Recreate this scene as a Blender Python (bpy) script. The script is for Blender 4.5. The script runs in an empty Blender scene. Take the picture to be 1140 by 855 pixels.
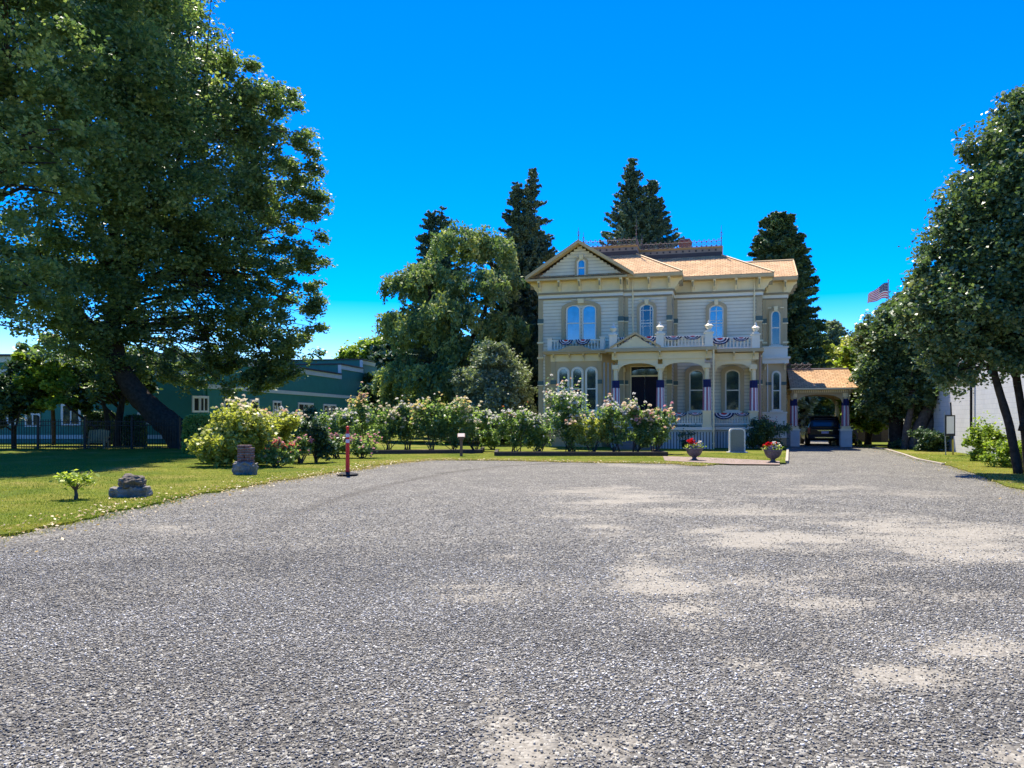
import bpy, math, random
import numpy as np
from math import sin, cos, pi, radians as R
random.seed(7); RNG = np.random.default_rng(7)
SC = bpy.context.scene; COL = SC.collection

# ---------------------------------------------------------------- camera, world, sun, exposure
FPX = 861.0; HZ = 466.0; EYE = 1.6            # focal length and horizon in photograph pixels, eye height in metres
cam = bpy.data.objects.new('camera', bpy.data.cameras.new('camera')); COL.objects.link(cam)
cam.location = (0, 0, EYE); cam.rotation_euler = (R(90), 0, 0)
cam.data.sensor_width = 36; cam.data.lens = 36*FPX/1140; cam.data.shift_y = 38.5/1140
cam.data.clip_start = .1; cam.data.clip_end = 3000
SC.camera = cam
SUN_EL, SUN_AZ = 62, -14                        # degrees; azimuth from +Y, negative to the left
W = bpy.data.worlds.new('World'); SC.world = W; W.use_nodes = True
nt = W.node_tree; bg = nt.nodes['Background']
sky = nt.nodes.new('ShaderNodeTexSky'); sky.sky_type = 'NISHITA'; sky.sun_disc = False
sky.sun_elevation = R(SUN_EL); sky.sun_rotation = R(SUN_AZ); sky.altitude = 100; sky.air_density = .85; sky.dust_density = 0.0; sky.ozone_density = 3.0
hs = nt.nodes.new('ShaderNodeHueSaturation'); hs.inputs['Saturation'].default_value = 1.7; hs.inputs['Hue'].default_value = .519; hs.inputs['Value'].default_value = 1.0
nt.links.new(sky.outputs[0], hs.inputs['Color']); nt.links.new(hs.outputs[0], bg.inputs['Color'])
bg.inputs['Strength'].default_value = .125
sd = bpy.data.lights.new('sun', 'SUN'); sd.energy = 3.8; sd.angle = R(.5); sd.color = (1, .92, .77)
so = bpy.data.objects.new('sun', sd); COL.objects.link(so)
so.rotation_euler = (R(90-SUN_EL), 0, R(180-SUN_AZ)+pi*0)
from mathutils import Vector, Matrix
_d = Vector((sin(R(SUN_AZ))*cos(R(SUN_EL)), cos(R(SUN_AZ))*cos(R(SUN_EL)), sin(R(SUN_EL))))
so.rotation_euler = _d.to_track_quat('Z', 'Y').to_euler(); so.location = _d*100
SC.view_settings.view_transform = 'Standard'; SC.view_settings.look = 'None'
SC.view_settings.exposure = 1.27; SC.view_settings.gamma = 1
SC.cycles.max_bounces = 6; SC.cycles.diffuse_bounces = 3; SC.cycles.glossy_bounces = 2; SC.cycles.transmission_bounces = 3; SC.cycles.transparent_max_bounces = 4

# ---------------------------------------------------------------- helpers
def gp(px, py, z=0.0):                          # ground point seen at a pixel
    Y = FPX*(EYE-z)/(py-HZ); return ((px-570)/FPX*Y, Y, z)
def at(px, py, Y):                              # point at a depth seen at a pixel
    return ((px-570)/FPX*Y, Y, EYE+(HZ-py)/FPX*Y)
TH = R(15.1); HO = (13.9, 43.0)
def U(px, v):
    r = (px-570)/FPX
    return (r*(HO[1]+v*cos(TH))-HO[0]-v*sin(TH))/(cos(TH)+r*sin(TH))
def Wh(py, u, v):
    return EYE+(HZ-py)/FPX*(HO[1]-u*sin(TH)+v*cos(TH))
def h2w(u, v, w=0):
    return (HO[0]+u*cos(TH)+v*sin(TH), HO[1]-u*sin(TH)+v*cos(TH), w)

def tag(o, label=None, cat=None, group=None, kind=None):
    if label: o['label'] = label
    if cat: o['category'] = cat
    if group: o['group'] = group
    if kind: o['kind'] = kind
    return o
def thing(name, label, cat, loc=(0, 0, 0), rz=0, group=None):
    o = bpy.data.objects.new(name, None); COL.objects.link(o); o.location = loc; o.rotation_euler = (0, 0, rz)
    o.empty_display_size = .3
    return tag(o, label, cat, group)
def mkmesh(name, V, F, m, parent=None, smooth=False, rnd=None, loc=None, mats=None, midx=None, uv=False):
    me = bpy.data.meshes.new(name)
    V = np.asarray(V, dtype=np.float32).reshape(-1, 3)
    if isinstance(F, np.ndarray):
        nf, k = F.shape
        me.vertices.add(len(V)); me.vertices.foreach_set('co', V.ravel())
        me.loops.add(nf*k); me.loops.foreach_set('vertex_index', F.astype(np.int32).ravel())
        me.polygons.add(nf); me.polygons.foreach_set('loop_start', np.arange(0, nf*k, k, dtype=np.int32))
        me.update(calc_edges=True)
    else:
        me.from_pydata(V.tolist(), [], F); me.update()
    if rnd is not None:
        a = me.attributes.new('rnd', 'FLOAT', 'FACE'); a.data.foreach_set('value', np.asarray(rnd, dtype=np.float32))
    for mm in (mats or [m]): me.materials.append(mm)
    if midx is not None: me.polygons.foreach_set('material_index', np.asarray(midx, dtype=np.int32))
    if smooth: me.polygons.foreach_set('use_smooth', np.ones(len(me.polygons), dtype=bool))
    if uv: autouv(me)
    o = bpy.data.objects.new(name, me); COL.objects.link(o)
    if parent: o.parent = parent
    if loc: o.location = loc
    return o
def autouv(me):
    L = me.uv_layers.new(name='UVMap'); co = [v.co for v in me.vertices]
    for p in me.polygons:
        n = p.normal
        if abs(n.z) > .98: t = Vector((1, 0, 0))
        else: t = Vector((0, 0, 1)).cross(n).normalized()
        b = n.cross(t)
        for li in p.loop_indices:
            c = co[me.loops[li].vertex_index]; L.data[li].uv = (c.dot(t), c.dot(b))
class MB:
    def __init__(s): s.V = []; s.F = []; s.M = []; s.cm = 0; s.T = None
    def add(s, V, F):
        b = len(s.V)
        for v in V:
            if s.T is not None: v = s.T @ Vector(v)
            s.V.append((v[0], v[1], v[2]))
        for f in F: s.F.append([b+i for i in f]); s.M.append(s.cm)
        return s
    def box(s, x0, x1, y0, y1, z0, z1):
        return s.add([(x0, y0, z0), (x1, y0, z0), (x1, y1, z0), (x0, y1, z0), (x0, y0, z1), (x1, y0, z1), (x1, y1, z1), (x0, y1, z1)],
                     [(0, 3, 2, 1), (4, 5, 6, 7), (0, 1, 5, 4), (1, 2, 6, 5), (2, 3, 7, 6), (3, 0, 4, 7)])
    def frus(s, x0, x1, y0, y1, z0, z1, d):     # box whose top grows by d on every side
        return s.add([(x0, y0, z0), (x1, y0, z0), (x1, y1, z0), (x0, y1, z0), (x0-d, y0-d, z1), (x1+d, y0-d, z1), (x1+d, y1+d, z1), (x0-d, y1+d, z1)],
                     [(0, 3, 2, 1), (4, 5, 6, 7), (0, 1, 5, 4), (1, 2, 6, 5), (2, 3, 7, 6), (3, 0, 4, 7)])
    def prism(s, P, y0, y1):                    # polygon in x,z pushed from y0 to y1
        n = len(P); V = [(x, y0, z) for x, z in P]+[(x, y1, z) for x, z in P]
        F = [tuple(range(n)), tuple(range(2*n-1, n-1, -1))]+[(i, (i+1) % n+0, (i+1) % n+n, i+n) for i in range(n)]
        return s.add(V, F)
    def prismx(s, P, x0, x1):                   # polygon in y,z pushed along x
        n = len(P); V = [(x0, y, z) for y, z in P]+[(x1, y, z) for y, z in P]
        F = [tuple(range(n)), tuple(range(2*n-1, n-1, -1))]+[(i, (i+1) % n, (i+1) % n+n, i+n) for i in range(n)]
        return s.add(V, F)
    def ring(s, A, B, y0, y1, closed=False):    # band between two outlines with equal counts
        n = len(A); V = [(x, y0, z) for x, z in A]+[(x, y0, z) for x, z in B]+[(x, y1, z) for x, z in A]+[(x, y1, z) for x, z in B]
        F = []
        for i in range(n if closed else n-1):
            j = (i+1) % n
            F += [(i, j, n+j, n+i), (2*n+i, 2*n+j, j, i), (n+i, n+j, 3*n+j, 3*n+i), (3*n+i, 3*n+j, 2*n+j, 2*n+i)]
        if not closed: F += [(0, n, 3*n, 2*n), (n-1, 3*n-1, 4*n-1, 2*n-1)]
        return s.add(V, F)
    def lathe(s, prof, cx=0, cy=0, n=16, z=0, lump=0):
        V = []; F = []
        for r, h in prof:
            for k in range(n):
                a = 2*pi*k/n; rr = r*(1+lump*math.cos(a*6)); V.append((cx+rr*cos(a), cy+rr*sin(a), z+h))
        for i in range(len(prof)-1):
            for k in range(n):
                j = (k+1) % n; F.append((i*n+k, i*n+j, (i+1)*n+j, (i+1)*n+k))
        F.append(tuple(range(n-1, -1, -1))); F.append(tuple((len(prof)-1)*n+k for k in range(n)))
        return s.add(V, F)
    def tube(s, P, r, n=7, jit=0):
        P = [Vector(p) for p in P]; rs = r if isinstance(r, (list, tuple)) else [r]*len(P)
        V = []; F = []; up = Vector((0.13, .31, .94))
        for i, p in enumerate(P):
            d = (P[min(i+1, len(P)-1)]-P[max(i-1, 0)]).normalized()
            a = d.cross(up)
            if a.length < .05: a = d.cross(Vector((1, 0, 0)))
            a.normalize(); b = d.cross(a)
            for k in range(n):
                t = 2*pi*k/n; q = rs[i]*(1+jit*random.uniform(-1, 1)); V.append(tuple(p+a*(q*cos(t))+b*(q*sin(t))))
        for i in range(len(P)-1):
            for k in range(n):
                j = (k+1) % n; F.append((i*n+k, i*n+j, (i+1)*n+j, (i+1)*n+k))
        F.append(tuple(range(n-1, -1, -1))); F.append(tuple((len(P)-1)*n+k for k in range(n)))
        return s.add(V, F)
    def build(s, name, m, parent=None, smooth=False, uv=False, loc=None):
        ms = m if isinstance(m, list) else [m]
        o = mkmesh(name, s.V, s.F, None, parent, smooth, mats=ms, midx=s.M if len(ms) > 1 else None, uv=uv, loc=loc)
        return o
def bevel(o, w=.01, seg=2):
    b = o.modifiers.new('bevel', 'BEVEL'); b.width = w; b.segments = seg; b.limit_method = 'ANGLE'; b.angle_limit = R(40); return o

# ---------------------------------------------------------------- materials
def newmat(name):
    m = bpy.data.materials.new(name); m.use_nodes = True; return m, m.node_tree, m.node_tree.nodes['Principled BSDF']
def N(nt, t, **k):
    n = nt.nodes.new(t)
    for a, b in k.items():
        if a in n.inputs: n.inputs[a].default_value = b
        else: setattr(n, a, b)
    return n
def rgb(c): return (*c, 1)
def ramp(nt, stops):
    r = nt.nodes.new('ShaderNodeValToRGB'); e = r.color_ramp.elements
    while len(e) < len(stops): e.new(.5)
    for i, (p, c) in enumerate(stops): e[i].position = p; e[i].color = rgb(c)
    return r
def sc(c, k): return tuple(max(0, min(1, x*k)) for x in c)
def pm(name, c, rough=.7, var=.12, scale=6, bump=.15, metallic=0, spec=.35, dirt=None, lap_shade=None):
    m, nt, b = newmat(name); L = nt.links
    tc = N(nt, 'ShaderNodeTexCoord'); no = N(nt, 'ShaderNodeTexNoise'); no.inputs['Scale'].default_value = scale; no.inputs['Detail'].default_value = 6; no.inputs['Roughness'].default_value = .65
    L.new(tc.outputs['Object'], no.inputs['Vector'])
    rp = ramp(nt, [(.3, sc(c, 1-var)), (.7, sc(c, 1+var))]); L.new(no.outputs['Fac'], rp.inputs[0]); out = rp.outputs[0]
    if dirt:
        n2 = N(nt, 'ShaderNodeTexNoise'); n2.inputs['Scale'].default_value = scale*.23; n2.inputs['Detail'].default_value = 8
        L.new(tc.outputs['Object'], n2.inputs['Vector'])
        r2 = ramp(nt, [(.5, (0, 0, 0)), (.72, (1, 1, 1))]); L.new(n2.outputs['Fac'], r2.inputs[0])
        mx = N(nt, 'ShaderNodeMixRGB'); mx.inputs['Color2'].default_value = rgb(dirt); L.new(r2.outputs[0], mx.inputs['Fac']); L.new(out, mx.inputs['Color1']); out = mx.outputs[0]
    if lap_shade:                                    # shadow lines under the overlapping boards, darkened into the paint colour
        sx_ = N(nt, 'ShaderNodeSeparateXYZ'); L.new(tc.outputs['Object'], sx_.inputs[0]); md = N(nt, 'ShaderNodeMath'); md.operation = 'MODULO'; md.inputs[1].default_value = lap_shade; L.new(sx_.outputs['Z'], md.inputs[0])
        rl = ramp(nt, [(0, (.55, .52, .46)), (lap_shade*.20, (.55, .52, .46)), (lap_shade*.30, (1, 1, 1))]); L.new(md.outputs[0], rl.inputs[0])
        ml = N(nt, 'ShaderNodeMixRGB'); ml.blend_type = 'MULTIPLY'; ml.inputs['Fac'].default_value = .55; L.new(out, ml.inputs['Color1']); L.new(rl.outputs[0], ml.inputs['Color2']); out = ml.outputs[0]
    L.new(out, b.inputs['Base Color'])
    b.inputs['Roughness'].default_value = rough; b.inputs['Metallic'].default_value = metallic; b.inputs['Specular IOR Level'].default_value = spec
    if bump:
        bp = N(nt, 'ShaderNodeBump'); bp.inputs['Strength'].default_value = bump; bp.inputs['Distance'].default_value = .02
        n3 = N(nt, 'ShaderNodeTexNoise'); n3.inputs['Scale'].default_value = scale*4; n3.inputs['Detail'].default_value = 5
        L.new(tc.outputs['Object'], n3.inputs['Vector']); L.new(n3.outputs['Fac'], bp.inputs['Height']); L.new(bp.outputs[0], b.inputs['Normal'])
    return m
def leafmat(name, cols, trans=.35, rough=.45, spec=.35, tcol=1.6, tb=.5):
    m, nt, b = newmat(name); L = nt.links
    at_ = N(nt, 'ShaderNodeAttribute'); at_.attribute_name = 'rnd'
    rp = ramp(nt, [(i/(len(cols)-1), c) for i, c in enumerate(cols)]); L.new(at_.outputs['Fac'], rp.inputs[0])
    L.new(rp.outputs[0], b.inputs['Base Color']); b.inputs['Roughness'].default_value = rough; b.inputs['Specular IOR Level'].default_value = spec
    tr = N(nt, 'ShaderNodeBsdfTranslucent'); mu = N(nt, 'ShaderNodeMixRGB'); mu.blend_type = 'MULTIPLY'; mu.inputs['Fac'].default_value = 1; mu.inputs['Color2'].default_value = (tcol, tcol*1.05 if tb < 1 else tcol, tcol*tb, 1)
    L.new(rp.outputs[0], mu.inputs['Color1']); L.new(mu.outputs[0], tr.inputs['Color'])
    ms = N(nt, 'ShaderNodeMixShader'); ms.inputs[0].default_value = trans
    L.new(b.outputs[0], ms.inputs[1]); L.new(tr.outputs[0], ms.inputs[2]); L.new(ms.outputs[0], nt.nodes['Material Output'].inputs['Surface'])
    return m
def brickmat(name, c1, c2, mortar, bw, bh, ms=.02, bump=.5, off=.5, rough=.8, var=.25, vscale=3):
    m, nt, b = newmat(name); L = nt.links
    uv = N(nt, 'ShaderNodeUVMap'); br = N(nt, 'ShaderNodeTexBrick')
    br.inputs['Scale'].default_value = 1; br.inputs['Brick Width'].default_value = bw; br.inputs['Row Height'].default_value = bh; br.inputs['Mortar Size'].default_value = ms; br.inputs['Mortar Smooth'].default_value = .3
    br.inputs['Color1'].default_value = rgb(c1); br.inputs['Color2'].default_value = rgb(c2); br.inputs['Mortar'].default_value = rgb(mortar); br.offset = off
    L.new(uv.outputs[0], br.inputs['Vector'])
    no = N(nt, 'ShaderNodeTexNoise'); no.inputs['Scale'].default_value = vscale; no.inputs['Detail'].default_value = 7; tc = N(nt, 'ShaderNodeTexCoord'); L.new(tc.outputs['Object'], no.inputs['Vector'])
    rp = ramp(nt, [(.3, (1-var,)*3), (.7, (1, 1, 1))]); L.new(no.outputs['Fac'], rp.inputs[0])
    mu = N(nt, 'ShaderNodeMixRGB'); mu.blend_type = 'MULTIPLY'; mu.inputs['Fac'].default_value = 1
    L.new(br.outputs['Color'], mu.inputs['Color1']); L.new(rp.outputs[0], mu.inputs['Color2']); L.new(mu.outputs[0], b.inputs['Base Color'])
    bp = N(nt, 'ShaderNodeBump'); bp.inputs['Strength'].default_value = bump; bp.inputs['Distance'].default_value = .03; bp.invert = True
    L.new(br.outputs['Fac'], bp.inputs['Height']); L.new(bp.outputs[0], b.inputs['Normal']); b.inputs['Roughness'].default_value = rough; b.inputs['Specular IOR Level'].default_value = .25
    return m
M = {}
M['siding'] = pm('siding_paint', (.95, .82, .56), .6, .06, 1.5, .05, dirt=(.74, .62, .44), lap_shade=.19)
M['cream'] = pm('cream_paint', (.95, .76, .42), .55, .05, 2, .05)
M['white'] = pm('white_trim_paint', (.92, .82, .62), .5, .04, 2, .05)
M['tan'] = pm('tan_trim_paint', (.56, .41, .21), .6, .07, 2, .05)
M['ochre'] = pm('ochre_panel_paint', (.66, .46, .22), .6, .07, 2, .05)
M['olive'] = pm('olive_trim_paint', (.36, .27, .14), .6, .08, 2, .05)
M['green_band'] = pm('green_capital_paint', (.10, .15, .12), .6, .1, 2, .05)
M['lattice'] = pm('lattice_paint', (.62, .64, .58), .7, .08, 3, .1)
M['deckdark'] = pm('roof_cap_lead', (.055, .05, .05), .6, .15, 3, .1)
M['capband'] = pm('roof_cap_band', (.26, .22, .17), .6, .12, 3, .1)
M['iron'] = pm('cresting_iron', (.16, .12, .11), .5, .2, 4, .1)
M['blackiron'] = pm('black_iron', (.012, .012, .014), .45, .2, 4, .05)
M['pinkpipe'] = pm('pipe_paint_pink', (.46, .31, .25), .5, .06, 2, .05)
M['shingle'] = brickmat('cedar_shingle', (.82, .50, .25), (.62, .36, .16), (.32, .16, .06), .28, .19, .014, .7, var=.30, vscale=1.7)
M['brick'] = brickmat('red_brick', (.30, .07, .05), (.20, .05, .04), (.30, .25, .22), .22, .075, .01, .6)
M['oldbrick'] = brickmat('old_brick', (.34, .16, .12), (.24, .11, .09), (.34, .30, .27), .20, .07, .012, .9, var=.4, vscale=9)
M['cmu'] = brickmat('painted_block', (.74, .73, .72), (.69, .69, .69), (.55, .55, .56), .40, .2, .008, .3, var=.12, vscale=.8)
M['door'] = pm('door_plum', (.012, .004, .009), .5, .2, 5, .05, spec=.2)
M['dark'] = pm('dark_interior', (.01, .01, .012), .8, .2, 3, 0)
M['porchfloor'] = pm('porch_floor', (.22, .22, .20), .7, .1, 3, .1)
M['wood'] = pm('weathered_timber', (.055, .045, .038), .85, .35, 10, .5)
M['benchwood'] = pm('bench_wood', (.52, .36, .18), .7, .15, 8, .3)
M['postwood'] = pm('post_wood', (.24, .13, .08), .8, .2, 10, .4)
M['bark'] = pm('tree_bark', (.055, .042, .032), .9, .5, 7, .9, spec=.1)
M['barkg'] = pm('grey_bark', (.12, .095, .075), .9, .45, 7, .9, spec=.1)
M['concrete'] = pm('rough_concrete', (.25, .235, .21), .9, .35, 9, .9, dirt=(.09, .09, .06))
M['rock'] = pm('lichened_rock', (.20, .165, .12), .9, .5, 8, 1.0, dirt=(.07, .065, .045))
M['urn'] = pm('urn_stone', (.13, .115, .125), .85, .3, 14, .8, dirt=(.05, .05, .04))
M['granite'] = pm('granite_marker', (.24, .25, .22), .7, .12, 20, .3)
M['granite_edge'] = pm('granite_marker_edge', (.78, .76, .70), .8, .12, 16, .6)
M['red'] = pm('bollard_red', (.78, .022, .012), .45, .08, 6, .05, spec=.5)
M['reflect'] = pm('reflective_band', (.72, .62, .68), .35, .06, 6, 0, spec=.6)
M['rubber'] = pm('black_rubber', (.02, .02, .02), .8, .2, 9, .2)
M['cream_wall'] = pm('grey_trim', (.58, .64, .62), .6, .06, 2, .05)
M['teal'] = pm('teal_siding', (.035, .21, .165), .65, .12, 1.2, .1)
M['blue_cloth'] = pm('blue_cloth', (.022, .026, .10), .9, .1, 9, .2)
M['white_cloth'] = pm('white_cloth', (.86, .82, .78), .9, .05, 9, .2)
M['red_cloth'] = pm('red_cloth', (.66, .04, .05), .9, .1, 9, .2)
M['pink_cloth'] = pm('faded_red_cloth', (.48, .17, .20), .9, .1, 9, .2)
M['carpaint'] = pm('dark_car_paint', (.006, .006, .008), .25, .05, 2, 0, metallic=0, spec=.4)
M['carglass'] = pm('car_glass', (.02, .03, .045), .05, .02, 2, 0, spec=1)
M['plastic'] = pm('black_plastic', (.015, .015, .016), .6, .1, 6, .05)
M['chrome'] = pm('chrome', (.62, .64, .66), .15, .03, 3, 0, metallic=1)
M['taillight'] = pm('tail_light_red', (.30, .01, .015), .2, .05, 5, 0, spec=.8)
M['plate'] = pm('plate_white', (.62, .50, .60), .5, .03, 5, 0)
M['path'] = brickmat('path_brick', (.37, .26, .21), (.31, .22, .18), (.36, .32, .27), .22, .11, .01, .4, var=.3, vscale=2)
M['edging'] = pm('pale_edging', (.42, .36, .29), .85, .2, 8, .4)
M['soil'] = pm('bed_soil', (.035, .024, .017), .95, .4, 10, .9)
M['greybox'] = pm('grey_enamel', (.3, .32, .34), .5, .06, 4, .05)
M['plaque'] = pm('plaque_face', (.36, .26, .25), .5, .1, 9, .05)
M['signwhite'] = pm('sign_white', (.75, .76, .76), .5, .03, 4, 0)
M['yellow'] = pm('sign_yellow', (.60, .45, .08), .6, .08, 4, .05)
def glassmat(name, c, refl, rough=.04):
    m, nt, b = newmat(name); L = nt.links
    tc = N(nt, 'ShaderNodeTexCoord'); no = N(nt, 'ShaderNodeTexNoise'); no.inputs['Scale'].default_value = 1.6; no.inputs['Detail'].default_value = 3
    L.new(tc.outputs['Object'], no.inputs['Vector']); rp = ramp(nt, [(.35, sc(c, .6)), (.65, sc(c, 1.4))]); L.new(no.outputs['Fac'], rp.inputs[0]); L.new(rp.outputs[0], b.inputs['Base Color'])
    b.inputs['Roughness'].default_value = .4; b.inputs['Specular IOR Level'].default_value = .15
    g = N(nt, 'ShaderNodeBsdfGlossy'); g.inputs['Roughness'].default_value = rough; g.inputs['Color'].default_value = (.85, .92, 1, 1)
    bp = N(nt, 'ShaderNodeBump'); bp.inputs['Strength'].default_value = .06; n2 = N(nt, 'ShaderNodeTexNoise'); n2.inputs['Scale'].default_value = 1.2; L.new(tc.outputs['Object'], n2.inputs['Vector']); L.new(n2.outputs['Fac'], bp.inputs['Height']); L.new(bp.outputs[0], g.inputs['Normal'])
    ms = N(nt, 'ShaderNodeMixShader'); ms.inputs[0].default_value = refl
    L.new(b.outputs[0], ms.inputs[1]); L.new(g.outputs[0], ms.inputs[2]); L.new(ms.outputs[0], nt.nodes['Material Output'].inputs['Surface'])
    return m
M['glass_up'] = glassmat('upper_window_glass', (.04, .16, .26), .22)
M['glass_low'] = glassmat('lower_window_glass', (.008, .028, .035), .12)
M['glass_dark'] = glassmat('dark_window_glass', (.006, .008, .016), .10)
# ---------------------------------------------------------------- ground
def vnoise(x, y, s, seed=0):                    # smooth value noise on numpy arrays
    r = np.random.default_rng(seed).random((256, 256)); X = x/s; Y = y/s
    xi = np.floor(X).astype(int); yi = np.floor(Y).astype(int); fx = X-xi; fy = Y-yi; fx = fx*fx*(3-2*fx); fy = fy*fy*(3-2*fy)
    g = lambda a, b: r[a % 256, b % 256]
    return (g(xi, yi)*(1-fx)+g(xi+1, yi)*fx)*(1-fy)+(g(xi, yi+1)*(1-fx)+g(xi+1, yi+1)*fx)*fy
def fbm(x, y, s, seed=0, o=4): return sum(vnoise(x, y, s/2**i, seed+i)*.5**i for i in range(o))/sum(.5**i for i in range(o))

def grassmat():
    m, nt, b = newmat('lawn_grass'); L = nt.links
    tc = N(nt, 'ShaderNodeTexCoord')
    n1 = N(nt, 'ShaderNodeTexNoise'); n1.inputs['Scale'].default_value = .35; n1.inputs['Detail'].default_value = 8; n1.inputs['Roughness'].default_value = .7
    n2 = N(nt, 'ShaderNodeTexNoise'); n2.inputs['Scale'].default_value = 14; n2.inputs['Detail'].default_value = 6
    L.new(tc.outputs['Object'], n1.inputs['Vector']); L.new(tc.outputs['Object'], n2.inputs['Vector'])
    r1 = ramp(nt, [(.32, (.07, .12, .012)), (.47, (.15, .18, .018)), (.58, (.22, .215, .035)), (.70, (.33, .26, .10))]); L.new(n1.outputs['Fac'], r1.inputs[0])
    r2 = ramp(nt, [(.25, (.5, .5, .5)), (.7, (1.25, 1.25, 1.2))]); L.new(n2.outputs['Fac'], r2.inputs[0])
    mu = N(nt, 'ShaderNodeMixRGB'); mu.blend_type = 'MULTIPLY'; mu.inputs['Fac'].default_value = 1; L.new(r1.outputs[0], mu.inputs['Color1']); L.new(r2.outputs[0], mu.inputs['Color2'])
    L.new(mu.outputs[0], b.inputs['Base Color']); b.inputs['Roughness'].default_value = .9; b.inputs['Specular IOR Level'].default_value = .1
    bp = N(nt, 'ShaderNodeBump'); bp.inputs['Strength'].default_value = .8; bp.inputs['Distance'].default_value = .04
    n3 = N(nt, 'ShaderNodeTexNoise'); n3.inputs['Scale'].default_value = 40; n3.inputs['Detail'].default_value = 3; L.new(tc.outputs['Object'], n3.inputs['Vector']); L.new(n3.outputs['Fac'], bp.inputs['Height']); L.new(bp.outputs[0], b.inputs['Normal'])
    return m
M['grass'] = grassmat()
def gravelmat():
    m, nt, b = newmat('crushed_gravel'); L = nt.links
    tc = N(nt, 'ShaderNodeTexCoord')
    vo = N(nt, 'ShaderNodeTexVoronoi'); vo.inputs['Scale'].default_value = 42; vo.inputs['Randomness'].default_value = 1
    L.new(tc.outputs['Object'], vo.inputs['Vector'])
    sp = N(nt, 'ShaderNodeSeparateColor'); L.new(vo.outputs['Color'], sp.inputs[0])
    rs = ramp(nt, [(0, (.056, .052, .044)), (.3, (.115, .108, .091)), (.6, (.176, .166, .140)), (.85, (.27, .255, .215)), (1, (.46, .45, .39))]); L.new(sp.outputs[0], rs.inputs[0])
    nb = N(nt, 'ShaderNodeTexNoise'); nb.inputs['Scale'].default_value = .9; nb.inputs['Detail'].default_value = 8; nb.inputs['Roughness'].default_value = .7; L.new(tc.outputs['Object'], nb.inputs['Vector'])
    rb = ramp(nt, [(.3, (.76, .76, .76)), (.7, (1.22, 1.2, 1.16))]); L.new(nb.outputs['Fac'], rb.inputs[0])
    mu = N(nt, 'ShaderNodeMixRGB'); mu.blend_type = 'MULTIPLY'; mu.inputs['Fac'].default_value = 1; L.new(rs.outputs[0], mu.inputs['Color1']); L.new(rb.outputs[0], mu.inputs['Color2'])
    # sandy patches: attribute 'sand' broken up by fine noise
    a = N(nt, 'ShaderNodeAttribute'); a.attribute_name = 'sand'
    nf = N(nt, 'ShaderNodeTexNoise'); nf.inputs['Scale'].default_value = 7; nf.inputs['Detail'].default_value = 8; nf.inputs['Roughness'].default_value = .75; L.new(tc.outputs['Object'], nf.inputs['Vector'])
    ad = N(nt, 'ShaderNodeMath'); ad.operation = 'ADD'; L.new(a.outputs['Fac'], ad.inputs[0]); L.new(nf.outputs['Fac'], ad.inputs[1])
    rr = ramp(nt, [(.64, (0, 0, 0)), (1.0, (1, 1, 1))]); L.new(ad.outputs[0], rr.inputs[0])
    sf = N(nt, 'ShaderNodeMath'); sf.operation = 'MULTIPLY'; sf.inputs[1].default_value = .66; L.new(rr.outputs[0], sf.inputs[0])
    n5 = N(nt, 'ShaderNodeTexNoise'); n5.inputs['Scale'].default_value = 60; n5.inputs['Detail'].default_value = 4; L.new(tc.outputs['Object'], n5.inputs['Vector'])
    rsand = ramp(nt, [(.3, (.25, .222, .165)), (.7, (.46, .415, .32))]); L.new(n5.outputs['Fac'], rsand.inputs[0])
    mx = N(nt, 'ShaderNodeMixRGB'); L.new(sf.outputs[0], mx.inputs['Fac']); L.new(mu.outputs[0], mx.inputs['Color1']); L.new(rsand.outputs[0], mx.inputs['Color2'])
    t = N(nt, 'ShaderNodeAttribute'); t.attribute_name = 'track'
    mt = N(nt, 'ShaderNodeMixRGB'); mt.blend_type = 'MULTIPLY'; mt.inputs['Color2'].default_value = (.62, .60, .58, 1); L.new(t.outputs['Fac'], mt.inputs['Fac']); L.new(mx.outputs[0], mt.inputs['Color1'])
    L.new(mt.outputs[0], b.inputs['Base Color']); b.inputs['Roughness'].default_value = .85; b.inputs['Specular IOR Level'].default_value = .3
    bp = N(nt, 'ShaderNodeBump'); bp.inputs['Distance'].default_value = .02; bp.invert = True
    iv = N(nt, 'ShaderNodeMath'); iv.operation = 'SUBTRACT'; iv.inputs[0].default_value = 1; L.new(sf.outputs[0], iv.inputs[1])
    L.new(iv.outputs[0], bp.inputs['Strength']); L.new(vo.outputs['Distance'], bp.inputs['Height']); L.new(bp.outputs[0], b.inputs['Normal'])
    return m
M['gravel'] = gravelmat()
o = mkmesh('ground', [(-900, -300, -.06), (900, -300, -.06), (900, 1500, -.06), (-900, 1500, -.06)], [(0, 1, 2, 3)], M['grass']); tag(o, kind='structure')

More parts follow.
